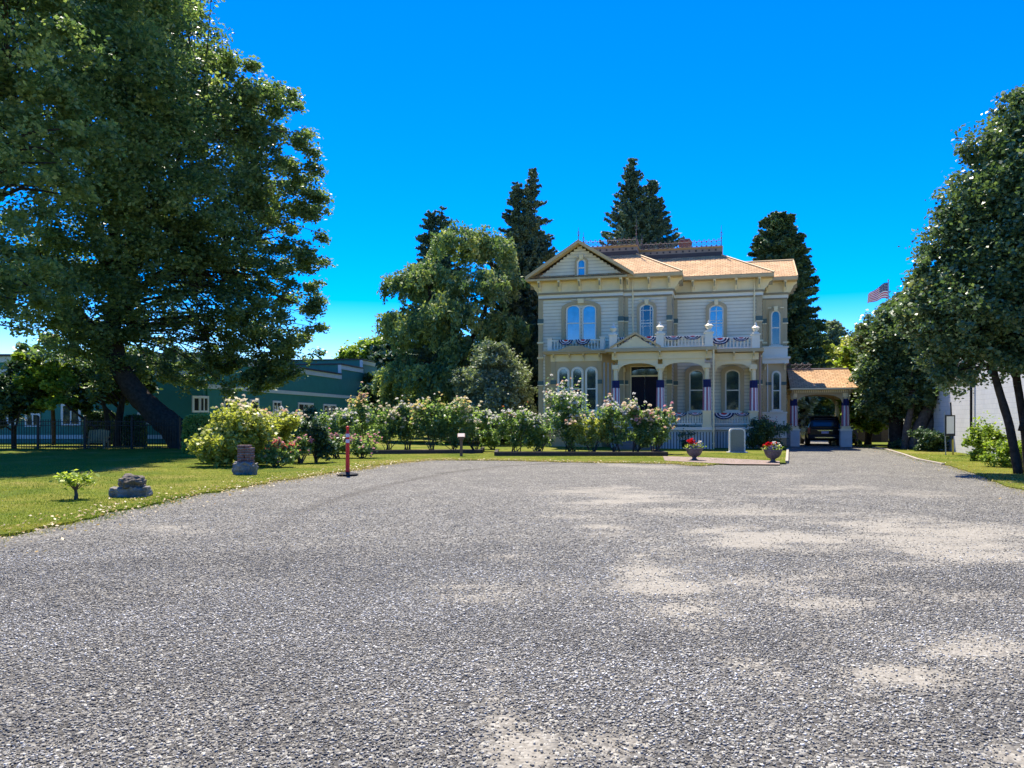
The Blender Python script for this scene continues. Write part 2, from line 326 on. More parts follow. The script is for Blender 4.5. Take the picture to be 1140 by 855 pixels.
PATCH = [(742, 655, 36, 22, 1.15), (735, 610, 30, 20, .6), (770, 672, 24, 14, .7), (850, 600, 70, 13, .95), (905, 603, 50, 8, .6), (1018, 589, 90, 11, .9), (1079, 612, 65, 10, .8), (814, 643, 35, 14, .5), (896, 661, 40, 12, .6),
         (1033, 661, 50, 12, .6), (1090, 655, 45, 10, .5), (828, 738, 26, 8, 1.0), (775, 702, 24, 8, .9), (800, 722, 20, 7, .9), (855, 750, 24, 7, .8), (1003, 750, 45, 8, .85), (1100, 724, 60, 18, .75), (677, 826, 34, 12, .8), (585, 835, 34, 22, 1.0), (548, 775, 24, 14, .8), (565, 805, 22, 14, .85), (1120, 841, 50, 15, .8),
         (697, 556, 60, 7, .6), (957, 546, 60, 6, .5), (660, 545, 50, 5, .45), (800, 560, 60, 6, .45), (200, 589, 40, 6, .6), (531, 659, 35, 18, .4), (547, 748, 22, 8, .5), (590, 640, 50, 12, .3), (568, 620, 40, 8, .4), (930, 620, 60, 9, .4), (870, 575, 70, 7, .4),
         (680, 590, 26, 10, .7), (712, 622, 22, 10, .7), (640, 570, 40, 7, .5), (790, 620, 40, 9, .5), (950, 640, 50, 7, .5), (1060, 690, 40, 8, .5), (690, 845, 40, 8, .6), (900, 720, 30, 7, .4), (980, 700, 40, 12, .3), (330, 600, 40, 8, .25), (700, 520, 60, 4, .3), (850, 530, 60, 4, .35), (250, 700, 40, 20, .15)]
def sandfield(x, y):
    s = np.zeros_like(x)
    for cx, cy, rx, ry, k in PATCH:
        X, Y, _ = gp(cx, cy); a = rx*Y/FPX; b = ry*Y*Y/(EYE*FPX)
        s = np.maximum(s, k*np.exp(-(((x-X)/a)**2+((y-Y)/b)**2)*.45))
    big = np.clip((fbm(x, y*1.5, 2.2, 11)-.48)*2.2, 0, .3)*np.clip((x+3)/6, .25, 1)
    st = fbm(x, y*2.2, .9, 5, 5); return np.clip(s*.62*np.clip(.35+(st-.32)*2.2, .15, 1.15)*(.55+.9*fbm(x, y, .3, 41))+big*.8*np.clip((fbm(x, y*2.5, 1.3, 17)-.35)*3, 0, 1), 0, 1)
TRACK = [gp(*p) for p in [(640, 514), (560, 519), (500, 526), (430, 540), (370, 556), (330, 572), (310, 590), (305, 612), (318, 650)]]
def trackfield(x, y):
    s = np.zeros_like(x)
    for (a, b) in zip(TRACK[:-1], TRACK[1:]):
        dx, dy = b[0]-a[0], b[1]-a[1]; t = np.clip(((x-a[0])*dx+(y-a[1])*dy)/(dx*dx+dy*dy), 0, 1)
        d = np.hypot(x-a[0]-t*dx, y-a[1]-t*dy); s = np.maximum(s, np.exp(-(d/.20)**2))
    return s*.8*np.clip((y-9.5)/4, 0, 1)
def grid(name, xs, ys, z, m):
    X, Y = np.meshgrid(xs, ys); nx, ny = len(xs), len(ys)
    Z = z+(fbm(X, Y, 2.5, 3)-.5)*.05*np.clip(1-abs(Y-14)/16, 0, 1)
    V = np.stack([X.ravel(), Y.ravel(), Z.ravel()], 1); i = np.arange(nx*ny).reshape(ny, nx)
    F = np.stack([i[:-1, :-1].ravel(), i[:-1, 1:].ravel(), i[1:, 1:].ravel(), i[1:, :-1].ravel()], 1)
    o = mkmesh(name, V, F, m, smooth=True); me = o.data
    for k, f in (('sand', sandfield), ('track', trackfield)):
        a = me.attributes.new(k, 'FLOAT', 'POINT'); a.data.foreach_set('value', f(X.ravel(), Y.ravel()).astype(np.float32))
    return o
o = grid('gravel_yard', np.concatenate([np.linspace(-40, -14, 14)[:-1], np.linspace(-14, 20, 300), np.linspace(20, 40, 10)[1:]]), np.concatenate([np.linspace(-20, 2.5, 8)[:-1], np.linspace(2.5, 30, 260), np.linspace(30, 75, 60)[1:]]), 0, M['gravel'])
tag(o, kind='structure')
def gz(x, y): return (fbm(x, y, 2.5, 3)-.5)*.05*np.clip(1-abs(y-14)/16, 0, 1)

def edge_line(P, step=.12, amp=.10, seed=1):
    out = []
    for (a, b) in zip(P[:-1], P[1:]):
        L_ = math.dist(a, b); n = max(1, int(L_/step))
        for i in range(n): t = i/n; out.append((a[0]+(b[0]-a[0])*t, a[1]+(b[1]-a[1])*t))
    out.append(P[-1][:2]); A = np.array(out)
    nx = (fbm(A[:, 0]+7, A[:, 1], .7, seed)-.5)*2*amp; ny = (fbm(A[:, 0], A[:, 1]+9, .6, seed+9)-.5)*2*amp
    A[:, 0] += nx; A[:, 1] += ny
    return A
LE = edge_line([gp(*p)[:2] for p in [(-330, 700), (-120, 628), (0, 599), (60, 588), (100, 579), (150, 567), (200, 555.5), (250, 547), (300, 537), (345, 530), (392, 524), (430, 516.5), (480, 512.5), (560, 513), (650, 515), (740, 516), (775, 519)]], amp=.36)
LE2 = [gp(800, 517.5)[:2], gp(862, 518)[:2], gp(876, 516)[:2], h2w(1.1, -3.2)[:2], h2w(1.5, 1.5)[:2], h2w(1.6, 40)[:2]]
lawnL = [tuple(p) for p in LE]+LE2+[(20, 120), (-160, 120), (-160, 8)]
RE = edge_line([h2w(5.6, 40)[:2], h2w(5.3, 4)[:2], gp(962, 498)[:2], gp(985, 500)[:2], gp(1005, 506)[:2], gp(1022, 512)[:2], gp(1052, 518)[:2], gp(1085, 527)[:2], gp(1115, 540)[:2], gp(1145, 549)[:2], gp(1260, 585)[:2], gp(1500, 690)[:2]], amp=.12, seed=4)
lawnR = [tuple(p) for p in RE]+[(60, 6), (60, 120), (32, 120)]
def lawnsheet(name, P, z):
    import bmesh
    bm = bmesh.new(); vs = [bm.verts.new((x, y, z)) for x, y in P]; bm.faces.new(vs)
    r = bmesh.ops.extrude_face_region(bm, geom=list(bm.faces)); 
    for v in r['geom']:
        if isinstance(v, bmesh.types.BMVert): v.co.z -= .09
    bmesh.ops.triangulate(bm, faces=list(bm.faces)); me = bpy.data.meshes.new(name); bm.to_mesh(me); bm.free(); me.materials.append(M['grass'])
    o = bpy.data.objects.new(name, me); COL.objects.link(o); tag(o, kind='structure'); return o
lawnsheet('lawn', lawnL, .035); lawnsheet('lawn_verge', lawnR, .035)

# crushed stones lying on the yard
def stones(n, ymin, ymax, smin, smax, seed):
    rg = np.random.default_rng(seed); y = np.sqrt(rg.random(n)*(ymax**2-ymin**2)+ymin**2); x = (rg.random(n)*2-1)*(y*.69+.8)
    sd_ = sandfield(x, y); keep = rg.random(n) > np.clip((sd_-.06)*2.0, 0, .82)
    keep &= fbm(x, y*1.5, 1.6, 21)*1.1 + rg.random(n)*.7 > .62
    keep &= rg.random(n) < (np.clip((ymax-y)/4.5, 0, 1) if ymin < 5 else np.clip((ymax-y)/(ymax-ymin-1), 0, 1)*np.clip((y-ymin)/3, 0, 1))
    # outside the lawn edge
    ex = LE[:, 0]; ey = LE[:, 1]; lim = np.interp(x, ex, ey, left=ey[0]); keep &= (y < lim-.02)
    x = x[keep]; y = y[keep]; n = len(x)
    s = smin+(smax-smin)*rg.random(n)**2.2
    C = np.array([(-1, -1, -1), (1, -1, -1), (1, 1, -1), (-1, 1, -1), (-1, -1, 1), (1, -1, 1), (1, 1, 1), (-1, 1, 1)], float)*.5
    V = C[None]*(1+rg.uniform(-.45, .35, (n, 8, 3))); V *= s[:, None, None]*rg.uniform(.55, 1.15, (n, 1, 3))*np.array([1.2, 1.0, .6])
    a = rg.random(n)*2*pi; t = rg.normal(0, .4, n); ca, sa, ct, st = np.cos(a), np.sin(a), np.cos(t), np.sin(t)
    X, Y, Z = V[..., 0], V[..., 1], V[..., 2]; Y2 = Y*ct[:, None]-Z*st[:, None]; Z2 = Y*st[:, None]+Z*ct[:, None]
    X3 = X*ca[:, None]-Y2*sa[:, None]; Y3 = X*sa[:, None]+Y2*ca[:, None]
    P = np.stack([X3+x[:, None], Y3+y[:, None], Z2+gz(x, y)[:, None]+s[:, None]*.22+.001], -1).reshape(-1, 3)
    Fb = np.array([(0, 3, 2, 1), (4, 5, 6, 7), (0, 1, 5, 4), (1, 2, 6, 5), (2, 3, 7, 6), (3, 0, 4, 7)])
    F = (Fb[None]+8*np.arange(n)[:, None, None]).reshape(-1, 4); rn = np.repeat(np.clip(rg.random(n)+(fbm(x, y*1.6, 1.8, 51)-.5)*.5, 0, 1), 6)
    return P, F, rn
A = [stones(430000, 3.0, 10, .005, .0145, 1), stones(190000, 5.0, 17, .008, .015, 2)]
off = len(A[0][0]); V = np.concatenate([a[0] for a in A]); F = np.concatenate([A[0][1], A[1][1]+off]); rn = np.concatenate([a[2] for a in A])
m, nt_, b_ = newmat('gravel_stone'); at_ = N(nt_, 'ShaderNodeAttribute'); at_.attribute_name = 'rnd'
rp_ = ramp(nt_, [(0, (.095, .089, .073)), (.3, (.19, .178, .147)), (.6, (.30, .283, .235)), (.85, (.47, .442, .368)), (1, (.74, .72, .64))]); nt_.links.new(at_.outputs['Fac'], rp_.inputs[0]); nt_.links.new(rp_.outputs[0], b_.inputs['Base Color']); b_.inputs['Roughness'].default_value = .75
M['stone'] = m
tag(mkmesh('gravel_stones', V, F, m, rnd=rn), kind='stuff')

# grass blades along the verge and over the near lawn
from mathutils.geometry import tessellate_polygon
def inside(x, y, P):
    P = np.array(P); c = np.zeros(len(x), bool); j = len(P)-1
    for i in range(len(P)):
        xi, yi = P[i]; xj, yj = P[j]
        cond = ((yi > y) != (yj > y)) & (x < (xj-xi)*(y-yi)/(yj-yi+1e-12)+xi); c ^= cond; j = i
    return c
def blades(x, y, h, w, rg, z=.02):
    n = len(x); a = rg.random(n)*2*pi; l = rg.normal(0, .45, (n, 2))*h[:, None]; ww = w*h/.05
    dx, dy = np.cos(a)*ww, np.sin(a)*ww
    P = np.stack([np.stack([x-dx, y-dy, np.full(n, z)], 1), np.stack([x+dx, y+dy, np.full(n, z)], 1), np.stack([x+l[:, 0], y+l[:, 1], z+h], 1)], 1).reshape(-1, 3)
    return P, np.arange(3*n).reshape(n, 3)
rg = np.random.default_rng(5)
n = 420000; y = 9+rg.random(n)**1.5*26; x = (rg.random(n)*2-1)*(.69*y+.5)
k = inside(x, y, lawnL) | inside(x, y, lawnR); x = x[k]; y = y[k]
i = rg.integers(0, len(LE), 16000); xe = LE[i, 0]+rg.normal(0, .22, 16000); ye = LE[i, 1]+rg.normal(-.05, .22, 16000)
i = rg.integers(0, len(RE), 9000); xe = np.concatenate([xe, RE[i, 0]+rg.normal(0, .2, 9000)]); ye = np.concatenate([ye, RE[i, 1]+rg.normal(0, .2, 9000)])
x = np.concatenate([x, xe]); y = np.concatenate([y, ye]); h = .022+.035*rg.random(len(x))**1.5+.03*np.clip(fbm(x, y, 1.1, 8)-.5, 0, 1)
P, F = blades(x, y, h, .006, rg)
lim = np.interp(x, LE[:, 0], LE[:, 1]); dry = np.clip(1-(y-lim)/2.8, 0, 1)*.75+np.clip((fbm(x, y, 2.2, 33)-.45)*2.2, 0, .5)
M['blade'] = leafmat('grass_blade', [(.08, .14, .012), (.16, .21, .02), (.30, .28, .04), (.46, .37, .15)], .3, .6, .15)
tag(mkmesh('grass_blades', P, F, M['blade'], rnd=np.clip(dry+rg.normal(.12, .14, len(x)), 0, 1)), kind='stuff')
# fallen dry leaves along the edge of the gravel
i = rg.integers(0, len(LE), 3200); x = LE[i, 0]+rg.normal(0, .5, 3200); y = LE[i, 1]+rg.normal(-.15, .35, 3200)
i = rg.integers(0, len(RE), 900); x = np.concatenate([x, RE[i, 0]+rg.normal(0, .5, 900)]); y = np.concatenate([y, RE[i, 1]+rg.normal(0, .5, 900)])
k = (y > 5) & (y < 45); x = x[k]; y = y[k]; n = len(x); a = rg.random(n)*6.28; s = .014+.02*rg.random(n)
c = np.stack([x, y, .05+.02*rg.random(n)], 1); d1 = np.stack([np.cos(a), np.sin(a), rg.normal(0, .3, n)], 1)*s[:, None]; d2 = np.stack([-np.sin(a), np.cos(a), rg.normal(0, .4, n)], 1)*s[:, None]*.6
P = np.stack([c-d1, c+d2, c+d1, c-d2], 1).reshape(-1, 3)
M['dryleaf'] = leafmat('dry_leaf', [(.42, .30, .12), (.55, .45, .28), (.30, .17, .07), (.60, .42, .14)], .2)
tag(mkmesh('fallen_leaves', P, np.arange(4*n).reshape(n, 4), M['dryleaf'], rnd=rg.random(n)), kind='stuff')
# brick path and pale edging
pp = [gp(738, 509)[:2], gp(790, 510.5)[:2], gp(868, 514.5)[:2], gp(868, 518.5)[:2], gp(815, 518)[:2], gp(740, 514)[:2]]
o = mkmesh('brick_path', [(x, y, .045) for x, y in pp], [tuple(range(6))], M['path'], uv=True); tag(o, kind='structure')
def strip(name, P, w, h, m, z0=-.05):
    mb = MB()
    for a, b in zip(P[:-1], P[1:]):
        d = Vector((b[0]-a[0], b[1]-a[1])).normalized(); nn = Vector((-d.y, d.x))*w/2
        mb.add([(a[0]-nn.x, a[1]-nn.y, z0), (b[0]-nn.x, b[1]-nn.y, z0), (b[0]+nn.x, b[1]+nn.y, z0), (a[0]+nn.x, a[1]+nn.y, z0), (a[0]-nn.x, a[1]-nn.y, h), (b[0]-nn.x, b[1]-nn.y, h), (b[0]+nn.x, b[1]+nn.y, h), (a[0]+nn.x, a[1]+nn.y, h)],
               [(0, 3, 2, 1), (4, 5, 6, 7), (0, 1, 5, 4), (1, 2, 6, 5), (2, 3, 7, 6), (3, 0, 4, 7)])
    return mb.build(name, m)
tag(strip('driveway_edging', [gp(876, 516)[:2], h2w(1.1, -3.2)[:2]], .10, .10, M['edging']), kind='structure')
tag(strip('driveway_edging', [gp(972, 499)[:2], gp(985, 500.5)[:2], gp(1005, 506.5)[:2], gp(1022, 512.5)[:2], gp(1050, 518)[:2]], .11, .07, M['edging']), kind='structure')
# ---------------------------------------------------------------- foliage
LM = {
 'maple': leafmat('broad_leaves', [(0.067, 0.129, 0.056), (0.129, 0.196, 0.084), (0.246, 0.314, 0.123), (0.470, 0.482, 0.190)], .42, .40, .5),
 'holly': leafmat('holly_leaves', [(0.060, 0.106, 0.048), (0.106, 0.172, 0.071), (0.182, 0.248, 0.098), (0.431, 0.398, 0.182)], .24, .38, .55),
 'cedar': leafmat('cedar_sprays', [(0.074, 0.147, 0.066), (0.166, 0.255, 0.102), (0.310, 0.384, 0.139), (0.547, 0.547, 0.184)], .22, .6, .25),
 'fir': leafmat('fir_needles', [(0.046, 0.090, 0.065), (0.090, 0.161, 0.106), (0.153, 0.232, 0.143), (0.244, 0.314, 0.201)], .10, .6, .25),
 'bright': leafmat('bright_leaves', [(0.105, 0.175, 0.026), (0.193, 0.280, 0.044), (0.350, 0.438, 0.070), (0.525, 0.560, 0.123)], .38, .45, .35),
 'grey': leafmat('grey_green_leaves', [(0.118, 0.162, 0.091), (0.210, 0.262, 0.158), (0.342, 0.395, 0.249), (0.500, 0.525, 0.342)], .22, .5, .35),
 'rose': leafmat('rose_leaves', [(0.088, 0.164, 0.055), (0.164, 0.252, 0.088), (0.278, 0.379, 0.151), (0.480, 0.528, 0.252)], .42, .40, .5),
 'yellowish': leafmat('yellow_green_leaves', [(0.174, 0.212, 0.039), (0.328, 0.366, 0.077), (0.539, 0.520, 0.154), (0.600, 0.600, 0.289)], .35, .42, .4),
 'dark': leafmat('dark_leaves', [(0.035, 0.074, 0.035), (0.063, 0.123, 0.054), (0.102, 0.171, 0.074), (0.206, 0.255, 0.102)], .15, .45, .35),
}
BL = {
 'white': leafmat('white_petals', [(.72, .70, .60), (.80, .78, .72), (.75, .66, .55)], .45, .6, .2, 1, 1),
 'cream': leafmat('cream_petals', [(.78, .66, .40), (.80, .74, .58), (.80, .62, .42)], .45, .6, .2, 1, 1),
 'yellow': leafmat('yellow_petals', [(.80, .55, .12), (.78, .62, .22), (.80, .72, .45)], .45, .6, .2, 1, 1),
 'peach': leafmat('peach_petals', [(.76, .38, .24), (.80, .52, .36), (.80, .66, .54)], .45, .6, .2, 1, 1),
 'pink': leafmat('pink_petals', [(.72, .22, .30), (.76, .36, .42), (.80, .52, .56)], .45, .6, .2, 1, 1),
 'coral': leafmat('coral_petals', [(.70, .12, .10), (.76, .22, .16), (.78, .34, .24)], .45, .6, .2, 1, 1),
 'red': leafmat('red_petals', [(.62, .010, .014), (.70, .02, .025), (.5, .005, .01)], .4, .6, .2, 1, 1),
 'lilac': leafmat('lilac_petals', [(.22, .20, .42), (.30, .28, .52), (.40, .38, .60)], .2, .6, .2, 1),
 'orange': leafmat('orange_petals', [(.75, .22, .06), (.78, .30, .12), (.78, .38, .18)], .2, .6, .2, 1),
}
def leaf_quads(P, size, rg, updir=.6, elong=1.6, hang=0):
    n = len(P); nn = rg.normal(0, 1, (n, 3)); nn[:, 2] = abs(nn[:, 2])+updir; nn /= np.linalg.norm(nn, axis=1)[:, None]
    t = rg.normal(0, 1, (n, 3)); t[:, 2] -= hang; t -= (t*nn).sum(1)[:, None]*nn; t /= np.linalg.norm(t, axis=1)[:, None]; b = np.cross(nn, t)
    s = size*(.6+.8*rg.random(n))[:, None]*.5
    fold = nn*s*.25
    V = np.stack([P-t*s*elong, P+b*s+fold, P+t*s*elong, P-b*s+fold], 1).reshape(-1, 3)
    return V, np.arange(4*n).reshape(n, 4)
def crown_points(lobes, n, rg, rc=.26, per=140, flat=.75, shell=.55, rmin=0):
    L_ = np.array([(*l[0], *( (l[1],)*3 if np.isscalar(l[1]) else l[1])) for l in lobes], float)
    w = (L_[:, 3]*L_[:, 5]); w = w/w.sum(); nc = max(8, n//per); li = rg.choice(len(L_), nc, p=w)
    d = rg.normal(0, 1, (nc, 3)); d /= np.linalg.norm(d, axis=1)[:, None]; rr = shell+(1-shell)*rg.random(nc)**.6; rr[rg.random(nc) < .22] *= .6
    C = L_[li, :3]+d*rr[:, None]*L_[li, 3:6]
    R_ = rc*L_[li, 3:6].mean(1)*(.55+.9*rg.random(nc)); R_ = np.clip(R_, rmin, 1.3)
    pc = rg.dirichlet(np.ones(nc)*2.5); ci = rg.choice(nc, n, p=pc)
    q = rg.normal(0, 1, (n, 3)); q /= np.linalg.norm(q, axis=1)[:, None]; q *= (rg.random(n)**.45)[:, None]*(1+.25*rg.normal(0, 1, n))[:, None]; q[:, 2] *= flat
    P = C[ci]+q*R_[ci][:, None]
    tone = rg.normal(0, .13, nc)[ci]
    return P, C, R_, tone
def crown_mesh(name, lobes, n, size, m, parent, seed, tone0=.38, loc=(0, 0, 0), **k):
    rg = np.random.default_rng(seed); sc_ = k.pop('hang', 0); ud = k.pop('updir', .6); el = k.pop('elong', 1.5)
    P, C, R_, tone = crown_points(lobes, n, rg, **k)
    P -= np.array(loc); V, F = leaf_quads(P, size, rg, ud, el, sc_)
    return mkmesh(name, V, F, m, parent, rnd=np.clip(tone0+tone+rg.normal(0, .15, n), 0, 1)), C-np.array(loc)
def limbs(name, base, paths, m, parent, targets=None, nb=0, rb=.09, seed=0, n=9, start=None, first=0):
    random.seed(seed); mb = MB(); allp = []
    for P, r in paths:
        P = [Vector(p)-Vector(base) for p in P]
        # smooth the path
        Q = []; Rr = []; rs = r if isinstance(r, (list, tuple)) else [r+(r*.35-r)*i/(len(P)-1) for i in range(len(P))]
        for i in range(len(P)-1):
            p0 = P[max(i-1, 0)]; p1 = P[i]; p2 = P[i+1]; p3 = P[min(i+2, len(P)-1)]
            for k in range(5):
                t = k/5; q = .5*((2*p1)+(p2-p0)*t+(2*p0-5*p1+4*p2-p3)*t*t+(3*p1-p0-3*p2+p3)*t**3); Q.append(q); Rr.append(rs[i]*(1-t)+rs[i+1]*t)
        Q.append(P[-1]); Rr.append(rs[-1]); mb.tube(Q, Rr, n, .08); allp += list(zip(Q, Rr))
    if targets is not None and nb:
        idx = list(range(first))+list(np.random.default_rng(seed).choice(len(targets), min(nb, len(targets)), replace=False))
        cand = [a for a in allp if start is None or a[0].z > start] or allp
        for i in idx:
            T = Vector(targets[i]); c = min(cand, key=lambda a: (a[0]-T).length+ (8 if a[0].z > T.z+1 else 0)+random.random()*3); s, sr = c
            allp += [(s.lerp(T, .7), min(sr*.4, rb*.6))] if i < first else []
            mid = s.lerp(T, .5)+Vector((random.uniform(-.3, .3), random.uniform(-.3, .3), random.uniform(.02, .2)*(T-s).length)); r0 = min(sr*.6, rb*(.6+.8*random.random()))
            mb.tube([s, s.lerp(mid, .55), mid, mid.lerp(T, .6), T], [r0, r0*.85, r0*.65, r0*.4, r0*.15], 5, .05)
    return mb.build(name, m, parent, smooth=True)
def broad_tree(name, label, cat, base, paths, lobes, n, size, leaf, bark, seed, group=None, nb=60, rb=.09, start=None, **k):
    t = thing(name, label, cat, base, 0, group)
    _, C = crown_mesh('crown', lobes, n, size, LM[leaf], t, seed, loc=base, **k)
    LC = np.array([np.array(l[0])-np.array(base) for l in lobes])
    limbs('trunk', base, paths, M[bark], t, np.concatenate([LC, C]), nb, rb, seed, start=start, first=len(LC))
    return t
def conifer(name, label, cat, base, H, Rb, n, size, leaf, seed, z0=.05, group=None, power=.8, droop=.25, bark='bark', lean=(0, 0), twin=None, up=0, wid=.30, jag=.35, dens=2.6, hang=.8):
    t = thing(name, label, cat, base, 0, group); rg = np.random.default_rng(seed); mb = MB(); Ps = []; tones = []
    stems = [(0, 0, 1.0)]+(twin or [])
    for (sx, sy, sk) in stems:
        Hs = H*sk; mb.tube([(sx*.2, sy*.2, -.2), (sx*.6, sy*.6, Hs*.3), (sx, sy, Hs*.6), (sx, sy, Hs*.98)], [Rb*.075+.1, Rb*.06+.06, .12, .015], 8, .06)
        nbr = int(Hs*dens*11/len(stems)**.5); zz = z0*Hs+(Hs*(.985-z0))*rg.random(nbr)**1.05
        f = (zz-z0*Hs)/(Hs*(1-z0)); Lb = Rb*(1-f)**power*(1-jag+jag*2*rg.random(nbr)*.8)+.22
        az = rg.random(nbr)*2*pi; per = n*2.0/len(stems)*Lb/Lb.sum()
        for i in range(nbr):
            k = int(per[i])+1; tt = rg.random(k)**.8; r = Lb[i]*tt
            w = wid*(.20+Lb[i]*.13)*(1.12-tt*.98)
            fx = sx*min(1, zz[i]/(.6*Hs)); fy = sy*min(1, zz[i]/(.6*Hs))
            x = fx+np.cos(az[i])*r+rg.normal(0, 1, k)*w; y = fy+np.sin(az[i])*r+rg.normal(0, 1, k)*w
            z = zz[i]-droop*r*(1-.5*tt)+up*r*tt*.5+rg.normal(0, 1, k)*w*.55-abs(rg.normal(0, 1, k))*w*hang
            Ps.append(np.stack([x, y, z], 1)); tones.append(np.full(k, rg.normal(0, .14)))
        if False: pass
    P = np.concatenate(Ps); tone = np.concatenate(tones); P[:, 2] = np.maximum(P[:, 2], .1)
    V, F = leaf_quads(P, size*.58, rg, .3, 2.4, hang*1.2)
    mkmesh('crown', V, F, LM[leaf], t, rnd=np.clip(.38+tone+rg.normal(0, .16, len(P)), 0, 1))
    mb.build('trunk', M[bark], t, smooth=True); return t
BMESH = {}
def blooms(name, P, size, m, parent, rg):
    # each bloom: a small cup of overlapping petals, an object of its own that shares one of four meshes
    key = m.name
    if key not in BMESH:
        BMESH[key] = []
        for q in range(4):
            g = np.random.default_rng(q+3); k = 12; a = np.arange(k)*2.4+g.random()*6; lev = np.linspace(.15, 1, k)+g.normal(0, .05, k)
            d = np.stack([np.cos(a), np.sin(a), np.zeros(k)], 1); side = np.stack([-np.sin(a), np.cos(a), np.zeros(k)], 1); up = np.array([0, 0, 1.]); L_ = lev[:, None]
            V = np.stack([d*.08-up*.35, d*L_*.85+side*.55*(.4+L_*.6)+up*(.75-L_*.75), d*L_*1.15+up*(.95-L_*.95), d*L_*.85-side*.55*(.4+L_*.6)+up*(.75-L_*.75)], 1).reshape(-1, 3)*.5
            me = bpy.data.meshes.new('bloom'); me.from_pydata(V.tolist(), [], np.arange(4*k).reshape(-1, 4).tolist()); me.update(); me.materials.append(m)
            at_ = me.attributes.new('rnd', 'FLOAT', 'FACE'); at_.data.foreach_set('value', np.clip(g.random()*.8+g.normal(0, .1, k), 0, 1).astype(np.float32)); BMESH[key].append(me)
    for p in P:
        o = bpy.data.objects.new(name, BMESH[key][rg.integers(4)]); COL.objects.link(o); o.parent = parent; o.location = p
        s = size*(.7+.6*rg.random()); o.scale = (s, s, s*.9); o.rotation_euler = (rg.normal(0, .5), rg.normal(0, .5), rg.random()*6)
def bush(name, label, cat, base, w, h, leaf, n, size, seed, bloom=None, nbl=0, bsize=.11, stems=True, group=None, depth=None, low=.18, bloom2=None, vase=.55, ragged=.16, top=0):
    t = thing(name, label, cat, base, 0, group); rg = np.random.default_rng(seed); d = depth or w*.8
    lobes = []
    for i in range(9):
        a = rg.random()*6.28; f = (i+.5)/9; zc = h*(low+.12+(.80-low)*f); rad = w*.5*(vase+(1-vase)*math.sin(min(1, f*1.15)*pi*.62))*.55
        lobes.append(((cos(a)*rad*.85, sin(a)*rad*.85*d/w, zc+rg.normal(0, h*.03)), (w*.30, d*.30, h*.17)))
    P, C, R_, tone = crown_points(lobes, n, rg, rc=.42, per=45, flat=1, shell=.4)
    k = rg.random(n) < .10; P[k, 2] += rg.random(k.sum())*h*ragged; P[:, 2] = np.maximum(P[:, 2], .03)
    V, F = leaf_quads(P, size, rg, .5, 1.4); mkmesh('foliage', V, F, LM[leaf], t, rnd=np.clip(.40+tone+rg.normal(0, .2, n), 0, 1))
    if stems:
        mb = MB(); random.seed(seed)
        for i in range(9):
            c = C[rg.integers(len(C))]; r0 = .018+.012*rg.random(); b0 = Vector((rg.normal(0, w*.05), rg.normal(0, w*.05), -.03)); T = Vector(c); m_ = Vector((T.x*.55+rg.normal(0, .05), T.y*.55, T.z*.5))
            mb.tube([b0, b0.lerp(m_, .6), m_, T], [r0, r0*.8, r0*.6, r0*.3], 5)
        mb.build('stem', M['barkg'], t, smooth=True)
    if bloom:
        for bi, (bc, nb_) in enumerate([(bloom, nbl)]+([bloom2] if bloom2 else [])):
            # blooms sit on the outside of the foliage, mostly high
            ctr = np.array([0, 0, h*.5]); D = (P-ctr)/np.array([w*.5, d*.5, h*.5]); sc2 = np.linalg.norm(D, axis=1)+.55*D[:, 2]+.25*rg.random(n)-.35*D[:, 1]
            pool = np.argsort(-sc2)[:max(nb_*7, 40)]; q = P[rg.choice(pool, nb_, replace=False)]; q = q+(q-ctr)*.09
            blooms('bloom', q, bsize, BL[bc], t, rg)
    return t
# ---------------------------------------------------------------- the house
house = thing('victorian_house', 'two-storey cream Victorian house with a front gable, orange shingle roof and iron cresting', 'house', (HO[0], HO[1], 0), -TH)
def arch(uc, w0, w1, width, rise, n=12):
    h = width/2; P = [(uc-h, w0)]
    for i in range(n+1):
        a = pi-pi*i/n; P.append((uc+h*cos(a), w1-rise+rise*sin(a)))
    return P+[(uc+h, w0)]
def window(parent, uc, w0, w1, width, v, rise=.22, sur=None, surmat='tan', frame=.075, glass='glass_up', hood=True, muntin=None, sill=True, curt=False):
    """arched sash window on a wall whose face is at v: frame > pane, surround, sill"""
    f = MB(); f.ring(arch(uc, w0-.02, w1+frame, width+2*frame, rise+frame*.6), arch(uc, w0, w1, width, rise), v-.095, v)
    f.box(uc-width/2-frame, uc+width/2+frame, v-.097, v, w0-.09, w0-.02)
    wm = w0+(w1-w0)*.5; f.box(uc-width/2, uc+width/2, v-.07, v, wm-.03, wm+.03)
    if muntin:
        for k in muntin: f.box(uc+k*width-.018, uc+k*width+.018, v-.065, v, w0, w1-rise*.3)
        for k in (.12, .42, .58, .86): z = w0+(w1-w0)*k; f.box(uc-width/2, uc+width/2, v-.063, v, z-.016, z+.016)
    fo = f.build('window', M['white'], parent)
    p = MB(); p.prism(arch(uc, w0, w1, width, rise), v-.045, v-.002); p.build('pane', M[glass], fo)
    if sur:
        s = MB(); B = arch(uc, w0-.12, w1+frame, width+2*frame, rise+frame*.6); A = arch(uc, w0-.12, w1+frame+sur, width+2*frame+2*sur, rise+sur*.7)
        s.ring(A, B, v-.14, v); s.build('surround', M[surmat], fo)
        if hood:
            k = MB(); k.frus(uc-.09, uc+.09, v-.20, v-.14, w1+frame*.4, w1+frame+sur+.10, .03)
            for sg in (-1, 1): k.box(uc+sg*.34-.10, uc+sg*.34+.10, v-.16, v-.142, w1+frame+sur-.01, w1+frame+sur+.05)
            k.build('keystone', M['cream'], fo)
    if sill:
        s = MB(); s.box(uc-width/2-frame-.10, uc+width/2+frame+.10, v-.18, v, w0-.19, w0-.092); s.build('sill', M['white'], fo)
    return fo
